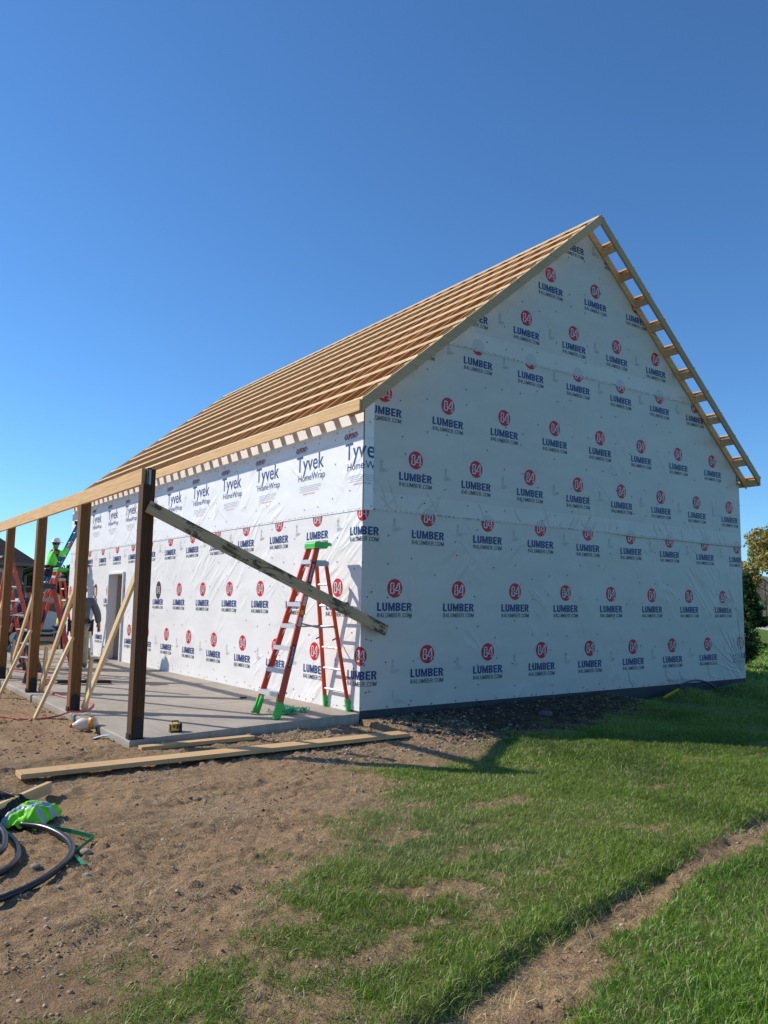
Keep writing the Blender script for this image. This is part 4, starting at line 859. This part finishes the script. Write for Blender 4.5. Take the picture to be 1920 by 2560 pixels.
# ---------------------------------------------------------------- small things on the slab
def ring_pts(c, rx, ry, a0, a1, n, z=None, rot=0):
    out = []
    for i in range(n+1):
        a = a0+(a1-a0)*i/n; x, y = rx*math.cos(a), ry*math.sin(a); out.append((c[0]+x*math.cos(rot)-y*math.sin(rot), c[1]+x*math.sin(rot)+y*math.cos(rot), c[2] if z is None else z(i/n)))
    return out
mb = MB(); r_ = random.Random(4)
for k in range(34):
    c = (-.78+r_.uniform(-.13, .20), .60+r_.uniform(-.10, .05), sz(-.8)+.012); pts = ring_pts(c, r_.uniform(.05, .16), r_.uniform(.04, .09), r_.uniform(0, 6), r_.uniform(6.5, 11), 16, rot=r_.uniform(0, 3))
    pts = [(x, y, z+abs(r_.gauss(0, .035))) for x, y, z in pts]
    for a, b2 in zip(pts, pts[1:]): mb.bar(a, b2, .010, .002, (r_.uniform(-.3, .3), 0, 1))
tag(mb.build('tangled_band', M['strap2'], origin=(-.78, .6, sz(-.8))), 'tangle of shiny green banding on the slab under the near stepladder', 'banding')
las = thing('laser_level', 'small yellow and black laser level on the slab next to the corner post', 'laser level', (-2.462, .20, sz(-2.46)), math.radians(-8))
MB().box((-.045, -.05, .012), (.045, .05, .10)).build('body', M['yellow'], las, world=False, bevel=.008)
MB().box((.046, -.045, .0), (.075, .045, .105)).box((-.06, -.055, 0), (.075, .055, .018)).box((-.056, -.03, .018), (-.046, .03, .085)).build('base', M['black'], las, world=False, bevel=.006)
MB().box((.01, -.057, .04), (.04, -.051, .09)).box((-.03, -.056, .055), (-.005, -.051, .085)).build('window', M['darkgrey'], las, world=False)
MB().tube([(-.03, 0, .10), (-.03, 0, .125), (.04, 0, .125), (.04, 0, .10)], .007, 8).build('handle', M['black'], las, world=False)
tag(MB().box((-.085, -.03, 0), (.0, .03, .018)).build('wood_offcut', M['brown_cloth'], origin=(0, 0, 0), bevel=.003), 'small dark offcut lying on the slab by the sunny wall', 'offcut').location = (-.52, 2.3, sz(-.5))
jug = thing('plastic_jug', 'translucent plastic jug with orange liquid tipped against the slab edge', 'jug', (-3.17, 1.28, -.085), math.radians(-100))
jug.rotation_euler = (math.radians(0), math.radians(8), math.radians(152))
def lx(prof, mname, name):                                       # lathe lying along local x
    mb = MB(); mb.lathe([(r, z) for r, z in prof], (0, 0, 0), 20); mb.v = [(z, x, y) for x, y, z in mb.v]; return mb.build(name, M[mname], jug, world=False, smooth=True)
lx([(0, -.14), (.06, -.14), (.075, -.12), (.078, -.02), (.075, .06), (.04, .12), (.022, .14), (.022, .16), (0, .16)], 'jug', 'bottle')
lx([(0, -.135), (.062, -.134), (.0765, -.11), (.0795, -.05), (.0, -.05)], 'juice', 'liquid'); lx([(0, .155), (.026, .155), (.026, .18), (0, .18)], 'cordred', 'lid')
mb = MB().tube([(.02, .0, .09), (.02, .0, .115), (-.07, 0, .115), (-.07, 0, .08)], .01, 8); mb.build('handle', M['jug'], jug, world=False)
bm = bmesh.new(); bmesh.ops.create_grid(bm, x_segments=14, y_segments=8, size=.5)
for v in bm.verts: v.co = Vector((v.co.x*.17, v.co.y*.10, .012+.018*math.sin(v.co.x*3+.6)+.006*math.cos(v.co.y*14)))
bmesh.ops.solidify(bm, geom=bm.faces[:], thickness=.003)
me = bpy.data.meshes.new('face_mask'); bm.to_mesh(me); bm.free(); me.materials.append(M['mask']); o = bpy.data.objects.new('face_mask', me); COL.objects.link(o); o.location = (-3.18, .60, gzz(-3.18, .6)+.01); o.rotation_euler.z = -.5; tag(o, 'pale blue face mask lying on the soil near the slab corner', 'face mask')
def hose(name, pts, r, m_, label, cat, n=8, smooth_n=6):
    P_ = [Vector(p) for p in pts]; out = []
    for i in range(len(P_)-1):
        a, b2, c, d = P_[max(i-1, 0)], P_[i], P_[i+1], P_[min(i+2, len(P_)-1)]
        for t in range(smooth_n):
            t /= smooth_n; out.append(.5*((2*b2)+(-a+c)*t+(2*a-5*b2+4*c-d)*t*t+(-a+3*b2-3*c+d)*t**3))
    out.append(P_[-1]); return tag(MB().tube(out, r, n).build(name, m_, smooth=True, origin=pts[0]), label, cat)
g_ = lambda x, y, h: (x, y, float(gz(x, y, False))+h)
hose('air_hose', [g_(-6.0, 3.4, .02), g_(-4.9, 3.2, .02), g_(-4.2, 2.95, .03), g_(-3.85, 2.75, .03), (-3.66, 2.54, -.15), (-3.45, 2.42, -.15), (-3.22, 2.42, -.13), (-3.07, 2.40, -.085), (-2.95, 2.38, -.088), (-2.82, 2.50, -.085), (-2.68, 2.78, -.083), (-2.58, 3.1, -.083), (-2.57, 3.5, -.083), (-2.75, 4.3, -.083), (-2.7, 5.6, -.08), (-2.2, 7.2, -.07), (-2.5, 9.0, -.075)], .011, M['cordred'], 'red air hose running over the slab edge past the second post', 'hose')
hose('power_cord', [(-2.9, 6.3, -.085), (-2.4, 6.0, -.075), (-1.9, 6.5, -.06), (-1.5, 7.3, -.055), (-1.0, 8.3, -.045), (-.5, 9.4, -.03)], .006, M['cordred'], 'thin red cord across the slab between the stepladders', 'cord')
hose('black_pipe', [g_(-4.66, -2.58, .05), g_(-4.56, -2.72, .05), g_(-4.50, -2.90, .045), g_(-4.475, -3.09, .04), g_(-4.49, -3.27, .035), g_(-4.555, -3.45, .03), g_(-4.665, -3.62, .03), g_(-4.80, -3.78, .03), g_(-4.96, -3.91, .03), g_(-5.17, -4.02, .035), g_(-5.45, -4.02, .05), g_(-5.8, -3.6, .05)], .021, M['hose'], 'outermost wide loop of black pipe on the soil', 'pipe')
hose('black_pipe', [g_(-4.80, -2.70, .05), g_(-4.77, -2.90, .04), g_(-4.78, -3.10, .035), g_(-4.83, -3.30, .03), g_(-4.95, -3.48, .03), g_(-5.15, -3.62, .04), g_(-5.4, -3.5, .05)], .020, M['hose'], 'middle loop of the coiled black pipe', 'pipe')
hose('black_pipe', [g_(-4.86, -2.62, .11), g_(-4.83, -2.85, .10), g_(-4.85, -3.05, .09), g_(-4.90, -3.22, .08), g_(-5.02, -3.36, .07), g_(-5.2, -3.45, .07), g_(-5.4, -3.3, .06)], .020, M['hose'], 'inner loop of the coiled black pipe', 'pipe')
mb = MB(); pts = [g_(-4.52, -2.72, .035), g_(-4.29, -3.05, .02), g_(-4.30, -3.09, .02), g_(-4.505, -3.32, .02), g_(-4.49, -3.60, .018)]
pts = [g_(-4.56, -2.70, .05), g_(-4.40, -2.90, .035), g_(-4.292, -3.07, .02)]
for a, b2 in zip(pts, pts[1:]): mb.bar(a, b2, .004, .028, (0, 0, 1))
q = [g_(-4.292, -3.07, .02), g_(-4.40, -3.20, .018), g_(-4.51, -3.34, .018)]
for a, b2 in zip(q, q[1:]): mb.bar(a, b2, .004, .028, (.3, 0, 1))
mb.bar(g_(-4.49, -3.36, .012), g_(-4.50, -3.60, .02), .026, .004, (0, 0, 1)); mb.bar(g_(-4.51, -3.34, .012), g_(-4.49, -3.37, .012), .026, .004)
tag(mb.build('packing_strap', M['strap'], origin=g_(-4.56, -2.7, 0)), 'kinked flat green strap lying by the black pipe', 'strap')
# vest and jacket thrown over the board
def drape(name, cx, cy, ang, lx_, ly_, topz, mats_, mi_fn, label, cat, seed):
    bm = bmesh.new(); bmesh.ops.create_grid(bm, x_segments=48, y_segments=36, size=1)
    ca, sa = math.cos(ang), math.sin(ang)
    for v in bm.verts:
        u, t = v.co.x, v.co.y; r = max(abs(u)**2.4, abs(t)**2.2); w_ = 1+.10*(float(vn(u*2+seed, t*2, seed))-.5)
        x, y = u*lx_*w_, t*ly_*w_; wx, wy = cx+x*ca-y*sa, cy+x*sa+y*ca
        h = topz*max(0, 1-r**1.6)*(.85+.3*float(vn(u*2.2, t*3.2+seed, seed+3)))+.016*float(fbm(u*6+seed, t*5, 3, seed+5))+.020*abs(math.sin(u*7+t*5+4*float(vn(u*2.5, t*2.5, 4))))
        v.co = Vector((wx, wy, gzz(wx, wy)+h+.006))
    for f_ in bm.faces:
        c = f_.calc_center_median(); dx, dy = c.x-cx, c.y-cy; f_.material_index = mi_fn((dx*ca+dy*sa)/lx_, (-dx*sa+dy*ca)/ly_); f_.smooth = True
    bmesh.ops.solidify(bm, geom=bm.faces[:], thickness=-.006)
    off = Vector((cx, cy, gzz(cx, cy)))
    for v in bm.verts: v.co -= off
    me = bpy.data.meshes.new(name); bm.to_mesh(me); bm.free()
    for x in mats_: me.materials.append(M[x])
    o = bpy.data.objects.new(name, me); COL.objects.link(o); o.location = off; return tag(o, label, cat)
M['vest'] = simple('vest_lime', (.22, .72, .015), .7, 0, .15, 12, .5)
drape('safety_vest', -4.56, -2.42, math.radians(52), .21, .14, .105, ['vest', 'silver_tape'], lambda u, t: 1 if (abs(u-.35) < .16 or abs(u+.45) < .15) and t < .55 or (.55 < t < .85 and u < .2) else 0, 'bundled lime safety vest with silver bands lying over a board', 'safety vest', 5)
drape('jacket', -4.88, -2.20, math.radians(50), .36, .26, .15, ['cloth_black'], lambda u, t: 0, 'crumpled black jacket beside the lime vest at the left edge', 'jacket', 9)
# by the door
tag(MB().box((-.12, -.16, 0), (.12, .16, .24)).build('cardboard_box', M['cardboard'], bevel=.004), 'small brown box against the wall left of the doorway', 'box').location = (-.42, 11.6, sz(-.4))
tag(MB().box((-.1, -.12, 0), (.1, .12, .12)).build('wood_crate', M['pine_warm'], bevel=.004), 'low timber block on the slab next to the brown box', 'wood block').location = (-.5, 11.15, sz(-.5))
hose('power_cord', [(-.7, 10.1, -.035), (-.5, 10.3, -.02), (-.35, 10.1, -.03), (-.5, 9.9, -.02), (-.65, 10.1, -.02), (-.45, 10.25, 0), (-.3, 10.0, -.02)], .012, M['black'], 'heap of dark cord on the slab in front of the doorway', 'cord')
tag(MB().bar((0, 0, .02), (.48, .02, .135), .03, .04).build('yellow_stake', M['yellow'], bevel=.003), 'yellow stake lying against the mound at the foot of the gable', 'stake').location = (6.29, -.33, gzz(6.29, -.33)+.02)
hose('drain_pipe', [(6.75, -.32, gzz(6.75, -.32)+.12), (7.0, -.30, .06), (7.4, -.26, .08), (7.8, -.24, .02), (8.1, -.22, -.10)], .018, M['hose'], 'black pipe arching out of the mound at the foot of the gable', 'pipe')
tag(MB().bar((0, 0, .05), (.75, -.55, .06), .09, .05).build('dark_timber', M['black'], bevel=.004), 'short dark timber leaning on the slab between the second and third posts', 'timber').location = (-2.35, 6.0, sz(-2.3))
# ---------------------------------------------------------------- neighbouring house, vehicles
hs = thing('neighbour_house', 'tan neighbouring house with dark hipped roof at the left edge', 'house', (-5.0, 34, -.2), math.radians(-6))
MB().box((-10, -4, 0), (7.05, 6, 3.0)).build('wall', M['stucco'], hs, world=False)
mb = MB(); e0 = [(-10.6, -4.6, 3.12), (7.7, -4.6, 3.12), (7.7, 6.6, 3.12), (-10.6, 6.6, 3.12)]; r0, r1 = (-6, 1, 6.9), (2.7, 1, 6.9)
for pl in ([e0[0], e0[1], r1, r0], [e0[1], e0[2], r1], [e0[2], e0[3], r0, r1], [e0[3], e0[0], r0], e0[::-1]): mb.face(pl)
mb.build('roof', M['shingle'], hs, world=False)
mb = MB(); mb.box((-10.6, -4.72, 3.0), (7.8, -4.61, 3.14)); mb.box((7.71, -4.6, 3.0), (7.82, 6.6, 3.14)); mb.tube([(7.6, -4.6, 2.98), (7.5, -4.5, 2.75), (7.15, -4.12, 2.6), (7.15, -4.12, .1)], .06, 8); mb.build('gutter', M['gutter'], hs, world=False)
for x in (-6, -1, 3.5):
    wf = MB().box((x-.06, -4.06, 1.0), (x+1.26, -4.0, 2.36)).build('window', M['white'], hs, world=False); MB().box((x, -4.09, 1.06), (x+1.2, -4.061, 2.3)).build('pane', M['glass'], wf, world=False)
def vehicle(name, label, loc, rz, paint, prof, glass, Lh, wheelx):
    root = thing(name, label, 'car' if 'car' in name else 'pickup', loc, rz)
    MB().prism(prof, -.9, .9, 1).build('body', M[paint], root, world=False, bevel=.04)
    for g in glass:
        for s in (-1, 1): MB().prism(g, s*.905-.003, s*.905+.003, 1).build('window', M['glass'], root, world=False)
    MB().prism([(glass[0][0][0]-.30, glass[0][0][1]), (glass[0][1][0]-.26, glass[0][1][1]), (glass[0][1][0]-.22, glass[0][1][1]), (glass[0][0][0]-.25, glass[0][0][1])], -.75, .75, 1).build('windscreen', M['glass'], root, world=False)
    for x in wheelx:
        for s in (-1, 1):
            w_ = MB().lathe([(0, -.11), (.30, -.11), (.34, -.08), (.34, .08), (.30, .11), (0, .11)], (0, 0, 0), 22); w_.v = [(x+a, s*.86+c, .34+b2) for a, b2, c in w_.v]; t = w_.build('wheel', M['rubber'], root, world=False, smooth=False)
            h_ = MB().lathe([(0, -.115), (.19, -.115), (.19, .115), (0, .115)], (0, 0, 0), 14); h_.v = [(x+a, s*.86+c, .34+b2) for a, b2, c in h_.v]; h_.build('hub', M['alu'], t, world=False)
    for s in (-1, 1):
        MB().box((-Lh-.02, s*.68-.16, .66), (-Lh+.05, s*.68+.16, .80)).build('headlight', M['white'], root, world=False); MB().box((Lh-.05, s*.75-.1, .66), (Lh+.02, s*.75+.1, .86)).build('tail_light', M['carred'], root, world=False)
    return root
PICK = [(-2.7, .35), (-2.7, .95), (-1.5, 1.05), (-.85, 1.62), (.55, 1.66), (.75, 1.08), (2.7, 1.08), (2.7, .38)]
vehicle('pickup_truck', 'white pickup parked beyond the far end of the slab', (1.4, 26, -.25), math.radians(8), 'truckwhite', PICK, [[(-1.2, 1.08), (-.8, 1.56), (-.15, 1.58), (-.15, 1.08)], [(-.08, 1.08), (-.08, 1.58), (.5, 1.58), (.62, 1.08)]], 2.7, (-1.75, 1.75))
CAR = [(-2.2, .32), (-2.2, .78), (-1.15, .92), (-.5, 1.38), (.8, 1.40), (1.7, .98), (2.2, .92), (2.2, .36)]
vehicle('parked_car', 'dark red car parked on the soil behind the stepladders', (-1.9, 20.5, -.25), math.radians(4), 'carred', CAR, [[(-.95, .95), (-.42, 1.32), (.1, 1.34), (.1, .95)], [(.18, .95), (.18, 1.34), (.75, 1.34), (1.3, .97)]], 2.2, (-1.4, 1.4))
# ---------------------------------------------------------------- trees
def leaves(name, pts, size, pal, seed, parent, aspect=1.6):
    r = np.random.default_rng(seed); n = len(pts); a = r.normal(size=(n, 3)); a /= np.linalg.norm(a, axis=1, keepdims=True); b2 = np.cross(a, r.normal(size=(n, 3))); b2 /= np.linalg.norm(b2, axis=1, keepdims=True)
    s = size*(.5+r.random((n, 1))); v = np.stack([pts-a*s*aspect/2, pts+b2*s/2, pts+a*s*aspect/2, pts-b2*s/2], 1)
    q = np.arange(n*4).reshape(n, 4); pal = np.array(pal); c = pal[r.integers(0, len(pal), n)]*(.7+.6*r.random((n, 1)))
    o = mesh_np(name, v.reshape(-1, 3), [q], np.repeat(c, 4, 0), M['leaf']); o.parent = parent; return o
def crown_pts(n, lobes, r, shell=.55):
    out = []; wts = np.array([l[3]**2 for l in lobes]); wts = wts/wts.sum()
    for (x, y, z, rad, sq), k in zip(lobes, r.multinomial(n, wts)):
        d = r.normal(size=(k, 3)); d /= np.linalg.norm(d, axis=1, keepdims=True); q = rad*(shell+(1-shell)*r.random((k, 1)))*(.75+.5*fbm(d[:, 0]*2.5+x, d[:, 1]*2.5+d[:, 2]*2, 3, 7)[:, None])
        p = d*q; p[:, 2] *= sq; p += (x, y, z); keep = fbm(p[:, 0]*1.9/rad*1.5, p[:, 1]*1.9/rad*1.5+p[:, 2]*2.2/rad, 3, 13) > .40; out.append(p[keep])
    return np.concatenate(out)
def tree(label, loc, h, rad, n, lsz, pal, seed, group=None, trunk_r=.12, cz=.35, name='tree', cat='tree', dens=1.):
    root = thing(name, label, cat, loc, 0, group); r = np.random.default_rng(seed); rr_ = random.Random(seed)
    mb = MB(); mb.tube([(0, 0, -.1), (.02*h*.1, 0, h*cz*.6), (.03, .02, h*.6), (0, 0, h*.85)], [trunk_r, trunk_r*.75, trunk_r*.45, trunk_r*.12], 8); lobes = []
    for i in range(16):
        a = rr_.uniform(0, 6.28); t = rr_.uniform(cz, .88); q = rad*math.sin(min(1, (1.08-t)/.55)*1.5)*rr_.uniform(.45, .85); p = (q*math.cos(a), q*math.sin(a), h*min(.92, t+.08))
        mb.tube([(0, 0, h*t*.75), (p[0]*.5, p[1]*.5, (h*t*.75+p[2])/2+.1), p], [trunk_r*.4, trunk_r*.22, trunk_r*.06], 5); lobes.append((*p, rad*rr_.uniform(.28, .45), .8))
    lobes.append((0, 0, h*.8, rad*.5, .9)); mb.build('trunk', M['bark'], root, world=False)
    leaves('crown', crown_pts(n, lobes, r), lsz, pal, seed, root); return root
AUT = [(.44, .32, .08), (.50, .40, .12), (.34, .27, .08), (.36, .34, .11), (.24, .25, .08)]
DKG = [(.035, .07, .02), (.055, .10, .03), (.08, .125, .045)]; OLV = [(.09, .09, .03), (.12, .12, .04), (.07, .085, .025)]
tree('autumn tree with yellow brown leaves at the right edge', (43.2, 16.2, -.3), 6.9, 2.5, 20000, .12, AUT, 3, trunk_r=.12, cz=.40)
def conifer(label, loc, h, rad, n, seed, pal=DKG, needle=.10, spiky=0., z0=.04):
    root = thing('conifer', label, 'conifer', loc, 0, None); rr_ = random.Random(seed); mb = MB().tube([(0, 0, -.1), (0, 0, h)], [.07, .01], 7); pts = []; r = np.random.default_rng(seed)
    nb = 110
    for i in range(nb):
        t = (i+.5)/nb; z = h*(z0+(.98-z0)*t); l = rad*(1-t)**.8*rr_.uniform(.6, 1.1)+.06; a = i*2.4+rr_.uniform(-.4, .4); d = Vector((math.cos(a), math.sin(a), .12+spiky)); e_ = Vector((0, 0, z))+d*l
        mb.tube([(0, 0, z), tuple(e_)], [.014, .004], 4); k = int(n/nb*(.25+1.5*(1-t))); u = r.random(k)**.7
        q = np.array([0, 0, z])+np.outer(u, np.array(d)*l)+r.normal(0, .045+.03*rad, (k, 3))*np.array([1, 1, .7]); pts.append(q)
    mb.build('trunk', M['bark'], root, world=False); leaves('crown', np.concatenate(pts), needle, pal, seed, root, 2.6); return root
conifer('dark spruce showing past the right edge of the gable wall', (26.0, 9.0, -.3), 3.2, .70, 20000, 5, needle=.055, z0=.28)
conifer('small spiky pine close to the right edge of the gable wall', (14.95, 3.1, -.25), 1.25, .62, 11000, 6, needle=.03, spiky=.75)
for i, (x, y, h, rd_, pal, lb) in enumerate([(8.3, 60, 4.4, 1.9, OLV, 'olive tree far behind, between the leftmost and third posts'), (11.5, 60, 4.3, 2.2, DKG, 'dark green tree far behind the distant stepladder'), (5.4, 64, 5.0, 2.4, DKG, 'dark tree far behind the neighbouring house corner'), (13.9, 62, 4.0, 2.0, OLV, 'olive bush-like tree far behind near the wall end')]):
    tree(lb, (x, y, -.3), h, rd_, 6000, .16, pal, 30+i, 'distant trees on the left', .12, .25)
def bare_tree(label, loc, h, seed):
    root = thing('bare_tree', label, 'bare tree', loc, 0, 'bare trees below the hill'); rr_ = random.Random(seed); mb = MB()
    mb.tube([(0, 0, -.2), (.05, 0, h*.5), (0, .1, h)], [.14, .08, .02], 6); mb.build('trunk', M['bark'], root, world=False); mb = MB()
    for i in range(60):
        t = rr_.uniform(.25, .95); a = rr_.uniform(0, 6.28); l = h*.38*(1.1-t); p = Vector((0, 0, h*t)); q_ = p+Vector((math.cos(a)*l, math.sin(a)*l, l*.9)); mb.tube([p, q_], [.03, .006], 4)
        for k in range(3): s_2 = p.lerp(q_, rr_.uniform(.3, .9)); mb.tube([s_2, s_2+Vector((rr_.uniform(-1, 1), rr_.uniform(-1, 1), rr_.uniform(.2, 1)))*l*.35], [.012, .004], 3)
    mb.build('crown', M['bark'], root, world=False)
for i, (x, y, h) in enumerate([(98, 47.5, 7.5), (92, 43, 5.5), (112, 57, 8)]): bare_tree(['tallest bare tree standing in the field at the right edge', 'short bare tree nearest the road on the right', 'bare tree farthest off at the foot of the wooded hill'][i], (x, y, -.3), h, 50+i)
# road, kerb stones, sign, hills
mt, nt_, b_ = mat('pale_road', (.48, .45, .38), .9); M['road'] = mt
mb = MB(); rd = [(140, 49.0), (100, 42.5), (79, 37.3), (67, 31.5), (60, 27.5), (50, 20), (44, 8), (42, -20)]
for (ax, ay), (bx, by) in zip(rd, rd[1:]): mb.face([(ax, ay, -.29), (bx, by, -.29), (bx+1.0, by-3.4, -.29), (ax+1.0, ay-3.4, -.29)])
road = mb.build('road', M['road']); tag(road, 'pale gravel drive curving across the field', None, kind='structure')
for i, (x, y) in enumerate([(74, 35.9), (78.5, 37.9), (83, 39.2), (87.5, 40.4)]):
    a = math.radians(20); tag(MB().bar((-1.7*math.cos(a), -1.7*math.sin(a), .14), (1.7*math.cos(a), 1.7*math.sin(a), .14), .3, .30).build('kerb_log', M['black'], bevel=.03), 'dark log lying along the drive, '+('first', 'second', 'third', 'fourth')[i]+' from the wall', 'log', 'dark logs along the drive').location = (x, y, -.3)
sg = thing('road_sign', 'small round white sign at the edge of the drive', 'sign', (60.6, 28.9, -.3)); MB().tube([(0, 0, 0), (0, 0, 1.5)], .05, 8).build('pole', M['steel'], sg, world=False)
q = MB().lathe([(0, -.03), (.62, -.03), (.62, .03), (0, .03)], (0, 0, 0), 24); q.v = [(c*.8+a*-.4, a*.9, 1.55+b2) for a, b2, c in q.v]; q.build('sign_face', M['white'], sg, world=False)
mt, nt_, b_ = mat('wooded_hill', (.09, .075, .05), .95); tc = N(nt_, 'TexCoord').outputs['Object']; ge = N(nt_, 'SeparateXYZ'); nt_.links.new(tc, ge.inputs[0])
wd_ = ramp(nt_, noise(nt_, mapping(nt_, tc, (1, 1, 2)), .12, 6, .7), [(.3, (.09, .08, .045)), (.55, (.17, .13, .085)), (.75, (.14, .17, .06))])
nt_.links.new(mix(nt_, ramp(nt_, math_(nt_, 'DIVIDE', ge.outputs[2], 14.), [(.26, (0, 0, 0)), (.36, (1, 1, 1))]), (.085, .125, .035), wd_), b_.inputs['Base Color']); M['hill'] = mt
hx = np.linspace(0, 1, 220); verts = []; faces = []
for i, t in enumerate(hx):
    ang = math.radians(-30+150*t); rad_ = 330+60*math.sin(t*9); 
    for k in range(10):
        s_2 = k/9; hgt = (9+6*float(fbm(t*9, 0, 3, 5)))*math.sin(min(1, s_2*1.25)*math.pi/2)+(1.8*float(vn(t*330, k, 8)) if k > 4 else 0); rr2 = rad_*(.62+.55*s_2)
        verts.append((rr2*math.cos(ang)-6, rr2*math.sin(ang)-9, -.5+hgt))
for i in range(219):
    for k in range(9): a = i*10+k; faces.append((a, a+1, a+11, a+10))
me = bpy.data.meshes.new('hills'); me.from_pydata(verts, [], faces); me.materials.append(M['hill']); me.update(); o = bpy.data.objects.new('hills', me); COL.objects.link(o); tag(o, 'low wooded hills on the horizon', None, kind='structure')
